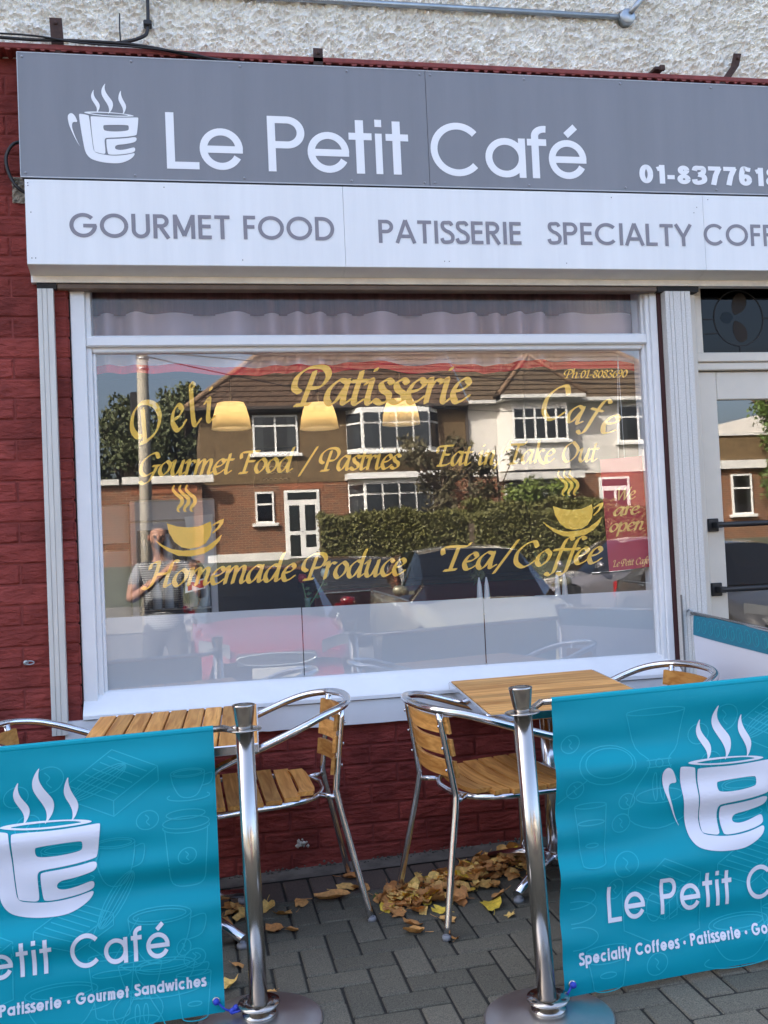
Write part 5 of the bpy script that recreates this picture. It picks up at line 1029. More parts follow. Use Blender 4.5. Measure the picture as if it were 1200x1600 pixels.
for za, zb, sl2 in ((4.54, 5.80, True), (2.20, 3.42, True)):                 # two-storey bay
    mb = MB(); mb.prism([(5.75, HY), (6.2, HY+.62), (8.5, HY+.62), (8.95, HY)], za-.10, zb+.14, 'z'); bay = mb.build('bay_window', MAT['upvc'], h1)
    for a, b in (((6.22, HY+.64), (8.48, HY+.64)), ((5.77, HY+.02), (6.19, HY+.60)), ((8.51, HY+.60), (8.93, HY+.02))):
        A_, B_ = Vector((*a, 0)), Vector((*b, 0)); e = (B_-A_); L_ = e.length; e.normalize(); nr_ = Vector((-e.y, e.x, 0)); nr_ = nr_ if nr_.y > 0 or abs(nr_.y) < .1 else -nr_
        if (A_.x+B_.x)/2 < 6.2: nr_ = Vector((-.78, .62, 0))
        if (A_.x+B_.x)/2 > 8.5: nr_ = Vector((.78, .62, 0))
        nc = max(1, round(L_/.55)); 
        for k in range(nc):
            p, q = A_+e*(L_*k/nc+.035)+nr_*.02, A_+e*(L_*(k+1)/nc-.035)+nr_*.02
            for z0, z1 in ((za+.06, za+(zb-za)*.68), (za+(zb-za)*.68+.07, zb-.04)):
                mb = MB(); mb.add([(p.x, p.y, z0), (q.x, q.y, z0), (q.x, q.y, z1), (p.x, p.y, z1)], [(0, 1, 2, 3)]); mb.build('pane', M('bay_pane', (.03, .035, .04), .05, spec=1.0) if 'bayp' not in MAT else MAT['bayp'], bay)
    if za > 4: hb(bay, 'bay_sill', 'upvc', (5.7, 9.0, HY+.63, HY+.72, za-.14, za-.101))
    else: hb(bay, 'bay_canopy', 'upvc', (5.65, 9.05, HY+.02, HY+.78, zb+.141, zb+.34))
d1 = hb(h1, 'porch_door', 'upvc', (3.59, 4.77, HY-.1, HY+.05, 1.05, 3.30), c=.01)
for a, b, z0, z1 in ((3.70, 4.66, 2.98, 3.22), (3.74, 4.08, 1.95, 2.80), (4.26, 4.60, 1.95, 2.80), (3.74, 4.08, 1.12, 1.82), (4.26, 4.60, 1.40, 1.82)):
    mb = MB(); mb.box(a, b, HY+.051, HY+.056, z0, z1); mb.build('pane', M('porch_glass', (.02, .025, .025), .04, spec=1.0), d1)
mb = MB(); mb.tube([(4.12, HY+.1, 1.92), (4.20, HY+.1, 1.92)], .018, 6); mb.build('handle', MAT['galv'], d1)
mb = MB()
for k in range(14): mb.box(3.45+k*.105, 3.545+k*.105, HY+.001, HY+.02, 3.32, 3.53, .004)
mb.build('brick_lintel', M('red_soldier_brick', (.30, .11, .055), .9, var=(9, .3)), h1)
hwin(h1, 2.64, 3.25, 2.25, 3.28, HY, 1, .4, True, False)
hb(h1, 'plinth', 'plinth', (.93, 3.45, HY+.002, HY+.10, .3, 1.28))
# --- flat garage left of it
ga = thing('garage', 'low flat roofed brick garage with white fascia left of the brown house', 'garage', (-.2, HY+.5, 1)); hb(ga, 'brick_wall', 'hbrick', (-4.0, .925, -36, HY+.45, .2, 3.60)); hb(ga, 'fascia', 'fascia', (-1.55, 1.30, HY+.42, HY+.62, 3.62, 3.86), (-4.1, -1.65, HY+.42, HY+.62, 3.62, 3.80)); hb(ga, 'roof', 'soffit', (-4.05, .93, -36, HY+.41, 3.602, 3.70)); hb(ga, 'garage_door', 'soffit', (-1.2, .6, HY+.451, HY+.48, .8, 3.1))
mb = MB()
for k in range(19): mb.box(-1.3+k*.11, -1.2+k*.11, HY+.451, HY+.47, 3.30, 3.56, .004)
mb.build('brick_lintel', bpy.data.materials['red_soldier_brick'], ga)
# --- white house
h2 = thing('semi_detached_house', 'white rendered house with hipped bay roof, reflected right of centre in the window', 'house', (14, HY, 1.0))
hb(h2, 'brick_wall', 'hbrick', (9.92, 18.6, -37.2, HY, .2, 3.56)); hb(h2, 'rendered_wall', 'hwhite', (9.93, 18.62, -37.2, HY+.04, 3.562, 6.06))
hb(h2, 'gutter', 'fascia', (9.96, 10.9, HY+.34, HY+.46, 6.02, 6.13), (10.9, 13.9, HY+.95, HY+1.07, 6.10, 6.22), (13.9, 18.9, HY+.34, HY+.46, 6.06, 6.18)); hb(h2, 'soffit', 'fascia', (9.96, 18.8, HY+.02, HY+.36, 6.04, 6.075), (10.95, 13.85, HY+.36, HY+.96, 6.06, 6.09))
tiled(h2, ((9.96, EA, 6.10), (19.0, EA, 6.10), (9.96, -33.4, 9.5), (15.0, -33.4, 9.5)), 'tile2', 16)
tiled(h2, ((19.0, EA, 6.10), (19.0, -37.4, 6.10), (15.0, -33.4, 9.5), (15.0, -33.4, 9.5)), 'tile2', 16)
ap = (12.35, -30.35, 7.75)                                                      # hipped roof over the bay
tiled(h2, ((10.85, HY+1.0, 6.20), (13.95, HY+1.0, 6.20), (12.35, -29.75, 7.72), (12.35, -29.75, 7.72)), 'tile2', 8)
tiled(h2, ((10.85, -30.5, 6.20), (10.85, HY+1.0, 6.20), (12.35, -31.6, 7.72), (12.35, -29.75, 7.72)), 'tile2', 8)
tiled(h2, ((13.95, HY+1.0, 6.20), (13.95, -30.5, 6.20), (12.35, -29.75, 7.72), (12.35, -31.6, 7.72)), 'tile2', 8)
mb = MB(); mb.tube([(10.85, HY+1.0, 6.27), (12.35, -29.75, 7.80), (13.95, HY+1.0, 6.27)], .085, 8); mb.tube([(12.35, -29.75, 7.80), (12.35, -31.6, 7.80)], .085, 8); mb.build('ridge_tiles', MAT['ridge'], h2)
mb = MB(); mb.tube([(19.0, EA, 6.17), (15.0, -33.4, 9.57), (9.96, -33.4, 9.57)], .10, 8); mb.build('ridge_tiles', MAT['ridge'], h2)
mb = MB(); mb.prism([(11.0, HY), (11.35, HY+.7), (13.35, HY+.7), (13.7, HY)], 3.70, 6.05, 'z'); bay = mb.build('bay', MAT['hwhite'], h2)
hwin(bay, 11.37, 13.33, 4.69, 5.82, HY+.70, 5, .33, True, False); hwin(h2, 15.45, 17.0, 4.62, 5.92, HY+.04, 2, .33); hwin(h2, 11.2, 13.56, 2.30, 3.30, HY+.02, 5, .4)
hb(h2, 'bay_canopy', 'fascia', (11.0, 13.8, HY+.02, HY+.9, 3.36, 3.60))
dr = hb(h2, 'porch_door', 'upvc', (14.66, 15.80, HY-.1, HY+.05, 1.0, 3.40), c=.01)
for a, b, z0, z1 in ((14.76, 15.70, 3.08, 3.32), (14.80, 15.18, 1.4, 2.92), (15.28, 15.66, 1.4, 2.92)): mb = MB(); mb.box(a, b, HY+.051, HY+.056, z0, z1); mb.build('pane', bpy.data.materials['porch_glass'], dr)
mb = MB()
for k in range(13): mb.box(14.55+k*.105, 14.645+k*.105, HY+.001, HY+.02, 3.41, 3.55, .004)
mb.build('brick_lintel', bpy.data.materials['red_soldier_brick'], h2)
hb(h2, 'chimney', 'hwhite', (16.2, 16.9, -33.8, -33.0, 8.6, 10.6)); mb = MB(); mb.tube([(9.94, HY+.12, 1.2), (9.94, HY+.12, 5.9)], .05, 8); mb.build('downpipe', MAT['soffit'], h2)
# --- third house further along
h3 = thing('end_house', 'brick and pebble dash house end reflected in the door glass', 'house', (20.2, HY, 1)); hb(h3, 'brick_wall', 'hbrick', (19.3, 21.3, -36, HY, .2, 3.70)); hb(h3, 'pebble_dash_wall', 'hdash', (19.28, 21.32, -36, HY+.03, 3.702, 4.75)); hb(h3, 'white_band', 'fascia', (19.2, 21.1, HY+.031, HY+.2, 3.55, 3.85)); hwin(h3, 19.75, 20.55, 1.9, 3.35, HY+.02, 1, .35); hb(h3, 'chimney', 'hbrick', (19.4, 20.2, -33, -32.2, 4.75, 5.6)); hb(h3, 'coping', 'fascia', (19.2, 21.4, -36, HY+.1, 4.752, 4.85))
h4 = thing('far_house', 'pale gabled house far along the street', 'house', (27, -34, 1)); hb(h4, 'wall', 'hwhite', (23.5, 31, -40, -33, .2, 6)); tiled(h4, ((23, -32.6, 6), (31.5, -32.6, 6), (23, -36.5, 9), (31.5, -36.5, 9)), 'tile', 14); hwin(h4, 25, 27, 4.2, 5.4, -33, 3); hwin(h4, 25, 27, 1.9, 3.2, -33, 3)
h5 = thing('far_house', 'brown house beyond the conifers at the left', 'house', (-16, -33, 1)); hb(h5, 'wall', 'hdash', (-22, -11, -40, -32, .2, 6)); tiled(h5, ((-22.4, -31.6, 6), (-10.6, -31.6, 6), (-20, -36, 9.4), (-13, -36, 9.4)), 'tile', 14); hwin(h5, -18, -16, 4.3, 5.5, -32, 3); hwin(h5, -18, -16, 1.9, 3.3, -32, 3)
mb = MB(); mb.box(1.0, 3.45, -27.2, -27.0, .0, 1.26, .01); tag(mb.build('garden_wall', MAT['plinth']), 'low white garden wall before the brown house', 'wall')

# ---------------------------------------------------------------- trees, hedges
def leaves(name, pts, size, mat, parent, flat=0.0):
    n = len(pts); d = rng.normal(size=(n, 3)); d /= np.linalg.norm(d, axis=1)[:, None]; e = rng.normal(size=(n, 3)); e = np.cross(d, e); e /= np.linalg.norm(e, axis=1)[:, None]
    s_ = size*rng.uniform(.6, 1.3, (n, 1)); a = d*s_; b = e*s_*.5
    V = np.empty((n, 4, 3)); V[:, 0] = pts-a; V[:, 1] = pts+b; V[:, 2] = pts+a; V[:, 3] = pts-b
    me = bpy.data.meshes.new(name); me.from_pydata(V.reshape(-1, 3).tolist(), [], np.arange(4*n).reshape(-1, 4).tolist()); me.update(); me.materials.append(MAT[mat]); return mesh_obj(name, me, parent)
def ball(c, r, n, k=.55):
    d = rng.normal(size=(n, 3)); d /= np.linalg.norm(d, axis=1)[:, None]; return np.array(c)+d*np.array(r)*(rng.uniform(0, 1, (n, 1))**k)
def tree(label, x, y, z0, h, clumps, per, size, mat, trunk=.18, name='tree'):
    t = thing(name, label, 'tree', (x, y, z0)); mb = MB(); mb.tube([(x, y, z0-.2), (x+.1, y, z0+h*.4), (x, y+.1, z0+h*.85)], [trunk, trunk*.7, trunk*.25], 8)
    P = []
    for c, r in clumps:
        mb.tube([(x, y, min(c[2]-.2, z0+h*.45)), ((x+c[0])/2, (y+c[1])/2, (c[2]+z0+h*.45)/2), c], [trunk*.4, trunk*.25, .02], 6); P.append(ball(c, r, per))
    mb.build('trunk', MAT['bark'], t); leaves('crown', np.concatenate(P), size, mat, t); return t
def conifer(label, x, y, z0, h, w_):
    cl = []
    for k in range(46):
        t_ = random.random()**.8; a = random.uniform(0, 6.28); r_ = w_*(1-.75*t_)*random.uniform(.4, 1); cl.append(((x+r_*math.cos(a), y+r_*math.sin(a), z0+1+(h-1)*t_), (w_*.22, w_*.22, .75)))
    return tree(label, x, y, z0, h, cl, 170, .13, 'lf_dark', .25, 'conifer_tree')
conifer('tall dark conifer reflected at the left of the window', -1.9, -38, 1, 6.3, 2.7)
conifer('dark conifer beside the utility pole in the reflection', .3, -41, 1, 7.3, 2.4)
conifer('broad dark conifer at the far left of the reflection', -4.6, -37, 1, 5.4, 2.6)
def hedge(label, x0, x1, y0, y1, z0, z1, n):
    t = thing('hedge', label, 'hedge', ((x0+x1)/2, (y0+y1)/2, z0)); m = n*2
    P = np.stack([rng.uniform(x0, x1, m), rng.uniform(y0, y1, m), z0+(z1-z0)*rng.uniform(0, 1, m)**.7], 1)
    f_ = rng.random(m); P[f_ < .55, 1] = y1+rng.normal(0, .04, (f_ < .55).sum()); P[f_ > .72, 2] = z1+rng.normal(0, .05, (f_ > .72).sum())
    P[:, 2] += .06*np.sin(P[:, 0]*2.3)+.04*np.sin(P[:, 0]*5.1)
    mb = MB(); mb.box(x0+.08, x1-.08, y0+.08, y1-.10, z0-.3, z1-.10); mb.build('twig_core', MAT['bark'], t); leaves('foliage', P, .055, 'lf_hedge', t); return t
hedge('clipped garden hedge before the brown house bay', 4.05, 8.3, -25.1, -24.0, .6, 2.22, 9000)
hedge('lower clipped hedge before the white house', 7.9, 13.9, -22.9, -22.0, .4, 2.05, 11000)
hedge('taller hedge strip behind the low one at the white house', 8.6, 13.4, -26.0, -25.2, .8, 2.45, 6000)
b0 = lambda x, y, z, r: ((x, y, z), (r, r, r*.9))
tree('bare branched dark shrub reflected between the two houses', 8.0, -25.8, .9, 4.4, [b0(8.0+random.uniform(-1.1, 1.1), -25.8+random.uniform(-.5, .5), 2.2+2.3*random.random(), .38) for _ in range(22)], 90, .085, 'lf_bush', .07, 'shrub')
tree('slim dark shrub against the white house corner', 9.9, -26.3, .9, 4.0, [b0(9.9+random.uniform(-.7, .7), -26.3, 2.0+2.0*random.random(), .34) for _ in range(12)], 80, .085, 'lf_bush', .06, 'shrub')
tree('lime green feathery shrub before the white house bay', 10.9, -25.6, .9, 2.4, [b0(10.9+random.uniform(-1.1, 1.1), -25.6, 2.0+.95*random.random(), .42) for _ in range(14)], 170, .075, 'lf_lime', .06, 'shrub')
tree('ivy clad tree reflected at the right of the door glass', 22.2, -29, 1, 5.2, [b0(22.2+random.uniform(-1.1, 1.3), -29+random.uniform(-.5, .5), 1.6+4.4*random.random(), .75) for _ in range(26)], 240, .10, 'lf_ivy', .2)
tree('dark street tree far to the right', 33, -27, 1, 7, [b0(33+random.uniform(-2, 2), -27+random.uniform(-2, 2), 3.5+4*random.random(), 1.1) for _ in range(22)], 150, .16, 'lf_ivy', .25)
tree('dark street tree far to the left', -12, -24, .9, 7, [b0(-12+random.uniform(-2, 2), -24+random.uniform(-2, 2), 3.5+4*random.random(), 1.1) for _ in range(22)], 150, .16, 'lf_dark', .25)
# utility pole and wires
up = thing('utility_pole', 'pale timber utility pole with black transformer and wires at the left of the reflection', 'utility pole', (-.45, -16, -.2))
mb = MB(); mb.tube([(-.42, -16, -.4), (-.37, -16, 3.6), (-.34, -16, 7.0)], [.125, .115, .10], 14); mb.build('pole', MAT['pole'], up)
mb = MB(); mb.box(-.62, -.26, -16.5, -16.14, 4.05, 4.55, .03); mb.build('transformer', MAT['cable'], up)
for z in (4.95, 5.15): mb = MB(); mb.lathe([(.118, 0), (.12, .02), (.118, .04)], (-.35, -16, z), 14); mb.build('band', MAT['galv'], up)
mb = MB(); mb.box(-.75, .08, -15.9, -15.84, 5.28, 5.36, .005); mb.build('cross_arm', MAT['rust'], up)
for (a, b, sg) in (((-.1, -15.9, 5.40), (26, -24, 6.4), .5), ((-.3, -15.9, 5.30), (30, -22, 5.6), .6), ((-.5, -15.9, 5.25), (12, -29.0, 5.7), .3), ((-.6, -15.9, 5.3), (-25, -17, 6.2), .5)):
    A_, B_ = Vector(a), Vector(b); mb = MB(); mb.tube([A_.lerp(B_, q/16)-Vector((0, 0, sg*4*(q/16)*(1-q/16))) for q in range(17)], .012, 5); mb.build('wire', MAT['cable'], up)

# ---------------------------------------------------------------- parked cars
def make_car(label, paint, loc, rz, L=4.2, W=1.76, H=1.45, style='hatch', group='parked cars', plate=None):
    """local: +x forward, ground at z=0; lofted shell cut into body, glass and roof"""
    t = thing('parked_car', label, 'car', loc, rz, group); hw = W/2
    wagon = style in ('estate', 'suv')
    st = [  # x fraction from nose(0) to tail(1): (f, belt z, roof z or None, half width factor, roof width factor)
        (0.00, .52, None, .80, 0), (.02, .60, None, .90, 0), (.08, .70, None, .96, 0), (.24, .86, None, 1.0, 0), (.285, .90, .915, 1.0, .80), (.44, .93, .97, 1.0, .70), (.52, .94, 1.0, 1.0, .69),
        (.66, .95, .99, 1.0, .69), (.80 if wagon else .74, .96, .96 if wagon else .95, 1.0, .67), (.93 if wagon else .90, .97, .91 if wagon else .76, .98, .64 if wagon else .70), (.985 if wagon else .95, .97, None, .95, 0), (1.0, .72, None, .90, 0), (1.0, .45, None, .86, 0)]
    if style == 'saloon': st[8] = (.70, .95, .965, 1.0, .67); st[9] = (.84, .95, .70, 1.0, .74); st[10] = (.97, .93, None, .95, 0)
    B_ = .66*H/1.0   # belt height scale
    rings = []
    zb = .20
    for f_, bz, rz_, wf, rwf in st:
        x = L/2-f_*L; belt = bz*B_; w_ = hw*wf
        if rz_ is None: roof = belt+.015; rw = w_*.80
        else: roof = rz_*H if rz_ > .93 else belt+(H-belt)*max(0.02, (rz_-.70)/.30) if rz_ < .93 and f_ > .5 else (belt+.02 if f_ < .3 else rz_*H); rw = w_*rwf
        rings.append([(x, -w_*.93, zb), (x, -w_, zb+.16), (x, -w_*1.0, belt*.78), (x, -w_*.955, belt), (x, -rw, roof-.03 if rz_ else roof), (x, -rw*.6, roof+.012), (x, 0, roof+.022), (x, rw*.6, roof+.012), (x, rw, roof-.03 if rz_ else roof), (x, w_*.955, belt), (x, w_*1.0, belt*.78), (x, w_, zb+.16), (x, w_*.93, zb)])
    m = 13; body, wsn, sid, rear = [], [], [], []
    for i in range(len(rings)-1):
        for j in range(m-1):
            q = (i*m+j, i*m+j+1, (i+1)*m+j+1, (i+1)*m+j)
            if 4 <= i < 5 and 4 <= j <= 7: wsn.append(q)
            elif 5 <= i <= (8 if wagon else 7) and j in (3, 8): sid.append(q)
            elif i == 4 and j in (3, 8): sid.append(q)
            elif i == (9 if wagon else 8) and 4 <= j <= 7: rear.append(q)
            elif style == 'saloon' and i == 8 and j in (3, 8): sid.append(q)
            else: body.append(q)
    V = [p for r_ in rings for p in r_]
    def part(F, name, mat, smooth=True):
        used = sorted({i for f in F for i in f}); mp = {k: n for n, k in enumerate(used)}
        mb = MB(); mb.add([V[k] for k in used], [tuple(mp[i] for i in f) for f in F], smooth); return mb.build(name, mat, t)
    caps = [tuple(range(m)), tuple((len(rings)-1)*m+k for k in range(m))[::-1]]
    M0 = Matrix.Translation(loc) @ Matrix.Rotation(rz, 4, 'Z')
    V = [tuple(M0 @ Vector(p)) for p in V]
    cg = MAT['cglass']
    bd = part(body+caps, 'body', paint); part(wsn, 'windscreen', cg); part(sid, 'side_windows', cg); part(rear, 'rear_window', cg)
    def add(mb, name, mat, par=None): mb.xf(M0); return mb.build(name, mat, par or t)
    for sx in (1, -1):                                             # wheels
        for f_ in (.185, .80):
            x = L/2-f_*L; mb = MB(); y = sx*(hw-.115); mb.lathe([(.20, -.105), (.31, -.10), (.325, -.06), (.325, .06), (.31, .10), (.20, .105)], (x, y, .325), 26, (0, 1, 0)); wl = add(mb, 'tyre', MAT['tyre'])
            mb = MB(); mb.lathe([(.0, .112), (.06, .115), (.10, .095), (.19, .108), (.205, .10)], (x, y, .325), 20, (0, sx, 0)); add(mb, 'rim', MAT['galv'], wl)
            mb = MB(); mb.lathe([(.36, -.01), (.37, .012), (.40, .012)], (x, sx*hw*.985, .335), 26, (0, sx, 0)); add(mb, 'wheel_arch', MAT['tyre'])
        mb = MB(); mb.grid(lambda u, v: (L/2-.03-.20*u, sx*hw*(.55+.36*u), .56+.14*v+.06*u), 4, 3); o = add(mb, 'headlight', MAT['headl'])
        mb = MB(); mb.lathe([(0, -.10), (.055, -.07), (.065, 0), (.055, .07), (0, .10)], (L/2-.31*L, sx*(hw+.10), .66*H+.06), 10, (0, 1, .1)); mb.box(L/2-.31*L-.03, L/2-.31*L+.03, min(sx*hw*.93, sx*(hw+.05)), max(sx*hw*.93, sx*(hw+.05)), .66*H+.01, .66*H+.05); add(mb, 'wing_mirror', paint)
        mb = MB(); mb.box(-L/2-.012, -L/2+.10, sx*hw*.80-.08, sx*hw*.80+.08, .66, .92, .02); add(mb, 'tail_light', MAT['redl'])
        for xx in (.05, -.85): mb = MB(); mb.box(xx-.07, xx+.07, sx*(hw-.002)-.012, sx*(hw-.002)+.012, .60*H, .60*H+.03, .005); add(mb, 'door_handle', MAT['galv'])
        mb = MB(); mb.tube([(L/2-.285*L, sx*hw*.968, .605*H), (0, sx*hw*.968, .622*H), (-L*.36, sx*hw*.968, .638*H)], .012, 6); add(mb, 'window_trim', MAT['galv'])
    mb = MB(); mb.box(L/2-.06, L/2+.012, -hw*.48, hw*.48, .46, .60, .02); gr_ = add(mb, 'grille', MAT['tyre'])
    mb = MB(); mb.tube(catmull([(L/2+.014, -hw*.46, .56), (L/2+.016, -hw*.30, .48), (L/2+.016, hw*.30, .48), (L/2+.014, hw*.46, .56), (L/2+.014, 0, .595)], 5, True), .009, 6, closed=True); add(mb, 'grille_trim', MAT['galv'], gr_)
    mb = MB(); mb.box(L/2+.013, L/2+.020, -.26, .26, .34, .45, .003); pl = add(mb, 'number_plate', MAT['plate'])
    if plate:
        ink = Ink(lambda u, v, d: M0 @ Vector((L/2+.0205+d, u, v)), .001); ink.sans(plate, -.2, .2, .365, .07, .17, .14); ink.build('plate_lettering', MAT['cable'], pl)
    mb = MB(); mb.box(L/2-.03, L/2+.008, -hw*.62, hw*.62, .22, .32, .01); add(mb, 'air_intake', MAT['tyre'])
    mb = MB(); mb.box(-.25, .85, -hw*.78, hw*.78, .35, .80); mb.box(.05, .25, -.62, -.12, .8, 1.12, .05); mb.box(.05, .25, .12, .62, .8, 1.12, .05); add(mb, 'seats', MAT['tyre'])
    return t
MAT.update(plate=M('dimmed_number_plate', (.32, .32, .30), .6), cglass=glass_mat('car_glass', .09, (.16, .17, .17)), tyre=M('black_rubber', (.015, .015, .016), .8), headl=M('headlight_lens', (.30, .32, .35), .08, .6), redl=M('tail_light_lens', (.35, .01, .01), .2),  # plate colour greyed to dim its mirror image in the window
    cred=M('red_car_paint', (.13, .004, .008), .25, coat=1), colive=M('champagne_car_paint', (.23, .22, .15), .3, .3, coat=1), cblack=M('black_car_paint', (.008, .008, .01), .2, coat=1), csilver=M('grey_silver_car_paint', (.26, .25, .27), .3, .5, coat=1), cgrey=M('dark_grey_car_paint', (.06, .06, .062), .3, .3, coat=1))
MAT['bayp'] = bpy.data.materials.get('bay_pane')
RD = -.33
make_car('red hatchback parked nose towards the shop, mirrored in the frosted band', MAT['cred'], (1.22, -8.45, RD), R(90), 4.1, 1.74, 1.46)
make_car('champagne coloured estate parked nose towards the shop, reflected under the word Coffee', MAT['colive'], (3.85, -8.5, RD), R(90), 4.5, 1.86, 1.60, 'suv')
make_car('black estate car standing side on behind the red hatchback', MAT['cblack'], (2.5, -13.0, RD), R(180), 4.6, 1.8, 1.50, 'estate')
make_car('silver grey saloon standing side on at the right of the reflection', MAT['csilver'], (8.3, -13.6, RD+.12), R(180), 4.5, 1.8, 1.48, 'saloon')
make_car('dark grey hatchback reflected in the lower part of the door glass', MAT['cgrey'], (7.6, -8.6, RD+.03), R(90), 4.1, 1.76, 1.48, 'hatch', plate='161-D')
# ---------------------------------------------------------------- inside the cafe
def pend(x, y, z, label):
    t = thing('pendant_lamp', label, 'lamp', (x, y, z), 0, 'cream pendant lamps'); mb = MB()
    mb.lathe([(.045, .150), (.075, .146), (.088, .115), (.103, .06), (.109, .015), (.111, .0), (.106, .0), (.10, .06), (.08, .13)], (x, y, z), 32); mb.build('lamp_shade', MAT['lampshade'], t)
    mb = MB(); mb.lathe([(0, .03), (.022, .04), (.030, .06), (.024, .085), (.012, .10), (.012, .145)], (x, y, z), 16); mb.build('bulb', MAT['bulb'], t)
    mb = MB(); mb.tube([(x, y, z+.149), (x, y, 2.89)], .004, 6); mb.build('flex', MAT['cable'], t)
pend(.610, 1.5, 2.020, 'lit cream pendant lamp beside the word Deli'); pend(1.108, 1.5, 2.010, 'lit cream pendant lamp under the P of Patisserie'); pend(1.588, 1.5, 2.024, 'lit cream pendant lamp under the middle of Patisserie')
cu = thing('valance_curtain', 'white net valance with wavy red hem across the top of the shop window', 'curtain', (1.19, .06, 2.08))
pl_ = lambda u: .020*math.sin(u*105+3*math.sin(u*17))+.012*math.sin(u*47)
zl = lambda u: 2.118+.008*math.sin(u*17)+.005*math.sin(u*41+1)
mb = MB(); mb.grid(lambda u, v: (-.03+2.46*u, .065+pl_(u)*(1-.3*v), zl(u)+(2.190-zl(u))*v), 260, 4); mb.build('net', MAT['curtain'], cu)
mb = MB(); mb.grid(lambda u, v: (-.03+2.46*u, .065+pl_(u)*1.5, 2.190+.150*v), 260, 4); mb.build('upper_net', MAT['netdark'], cu)
mb = MB(); mb.grid(lambda u, v: (-.03+2.46*u, .063+pl_(u), zl(u)-.034+.034*v), 260, 1); mb.build('hem', MAT['redhem'], cu)
mb = MB(); mb.grid(lambda u, v: (-.03+2.46*u, .075+pl_(u)*.6, 2.335+.14*v), 200, 2); mb.build('reflection_band', MAT['maroon'], cu)  # dark band stands in for the shutter box mirrored in the upper pane
fg = thing('drinks_fridge', 'grey glass fronted drinks fridge inside the shop at left', 'fridge', (.27, 1.5, .03))
mb = MB(); mb.box(.05, .49, 1.22, 1.75, .03, 1.62, .008); mb.build('cabinet', MAT['beige'], fg)
mb = MB()
for b in ((.05, .085, 1.19, 1.219, .1, 1.50), (.455, .49, 1.19, 1.219, .1, 1.50), (.085, .455, 1.19, 1.219, 1.46, 1.50), (.085, .455, 1.19, 1.219, .1, .15)): mb.box(*b, .003)
fd = mb.build('door_frame', MAT['greymetal'], fg)
mb = MB(); mb.box(.086, .454, 1.212, 1.2195, .151, 1.459); mb.build('dark_inside', MAT['dim'], fd)
mb = MB(); mb.box(.05, .49, 1.195, 1.219, 1.51, 1.61, .004); mb.build('header', MAT['greymetal'], fg)
rb = MB(); rb.lathe([(.0, 0), (.024, 0), (.026, .01), (.026, .12), (.012, .17), (.012, .20), (0, .20)], (0, 0, 0), 12)
bm_ = [rb.mesh('bottle', m) for m in (M('red_bottle', (.25, .02, .02), .2), M('clear_bottle', (.3, .32, .33), .15), M('dark_bottle', (.03, .02, .015), .2))]
for sh, z in enumerate((.55, .80, 1.05, 1.28)):
    mb = MB(); mb.box(.087, .453, 1.190, 1.2115, z-.012, z-.002); mb.build('shelf', MAT['greymetal'], fg)
    for k in range(6):
        o = mesh_obj('bottle', bm_[(0 if z < 1 else 1) if k % 3 else 2]); o.location = (.115+k*.062, 1.155, z-.002); o.scale = (.95, .95, .8)
        tag(o, '%s bottle from the left on the %s shelf of the drinks fridge' % (('first', 'second', 'third', 'fourth', 'fifth', 'last')[k], ('lowest', 'second lowest', 'second highest', 'top')[sh]), 'bottle', 'bottles in the drinks fridge')
mb = MB(); mb.box(-.30, .045, 1.25, 1.7, .03, 1.60, .006); b_ = tag(mb.build('cupboard', MAT['beige']), 'tall beige cupboard beside the drinks fridge inside the shop', 'cupboard'); mb = MB(); mb.box(-.30, .044, 1.244, 1.2495, 1.36, 1.40); mb.build('handle_rail', MAT['dim'], b_)
mb = MB(); V = [(.33, 1.10, 1.52), (.475, 1.10, 1.53), (.475, 1.10, 1.27), (.44, 1.10, 1.23), (.40, 1.10, 1.29), (.36, 1.10, 1.30)]; mb.add(V, [(0, 1, 2, 3, 4, 5)]); mb.add([(x, y+.002, z) for x, y, z in V], [(5, 4, 3, 2, 1, 0)]); tag(mb.build('paper_notice', MAT['paperwhite']), 'white paper notice on the drinks fridge behind the gold cup', 'notice')
ink = Ink(lambda x, z, d: (x, .020-d, z), .001); ink.lay([(.322, 1.165), (.405, 1.182), (.408, 1.225), (.325, 1.208)], [(0, 1, 2, 3)])
st_ = thing('window_sticker', 'small white sticker with red zigzag mark inside the window', 'sticker', (.365, .02, 1.19)); ink.build('backing', MAT['paperwhite'], st_)
ink = Ink(lambda x, z, d: (x, .018-d, z), .001); ink.fill([(.333, 1.174), (.350, 1.177), (.351, 1.197), (.382, 1.183), (.399, 1.186), (.400, 1.217), (.384, 1.214), (.384, 1.200), (.352, 1.212), (.334, 1.204)]); ink.build('mark', M('sticker_red', (.55, .02, .02), .6), st_)
# poster
ps = thing('open_poster', 'crimson hanging poster reading We are open, Le Petit Cafe', 'poster', (2.285, .03, 1.17))
mb = MB(); mb.add([(2.176, .030, 1.669), (2.380, .030, 1.681), (2.3915, .030, 1.176), (2.193, .030, 1.163)], [(0, 1, 2, 3)]); mb.add([(2.176, .032, 1.669), (2.380, .032, 1.681), (2.3915, .032, 1.176), (2.193, .032, 1.163)], [(3, 2, 1, 0)]); sh_ = mb.build('sheet', MAT['poster'], ps)
ink = Ink(lambda x, z, d: (x, .0295-d, z), .0004)
for a in (('We', 2.245, 2.340, 1.484, .036, 1.488), ('are', 2.226, 2.356, 1.414, .036, 1.419), ('open', 2.202, 2.376, 1.342, .036, 1.348), ('Le Petit Cafe', 2.211, 2.386, 1.184, .0185, 1.193)): ink.nib(*a)
ink.build('lettering', M('poster_gold', (.90, .52, .16), .6), sh_)
for x in (2.265, 2.295): mb = MB(); mb.tube([(2.288, .03, 2.14), (x, .03, 1.675)], .0012, 5); mb.build('string', MAT['paperwhite'], ps)
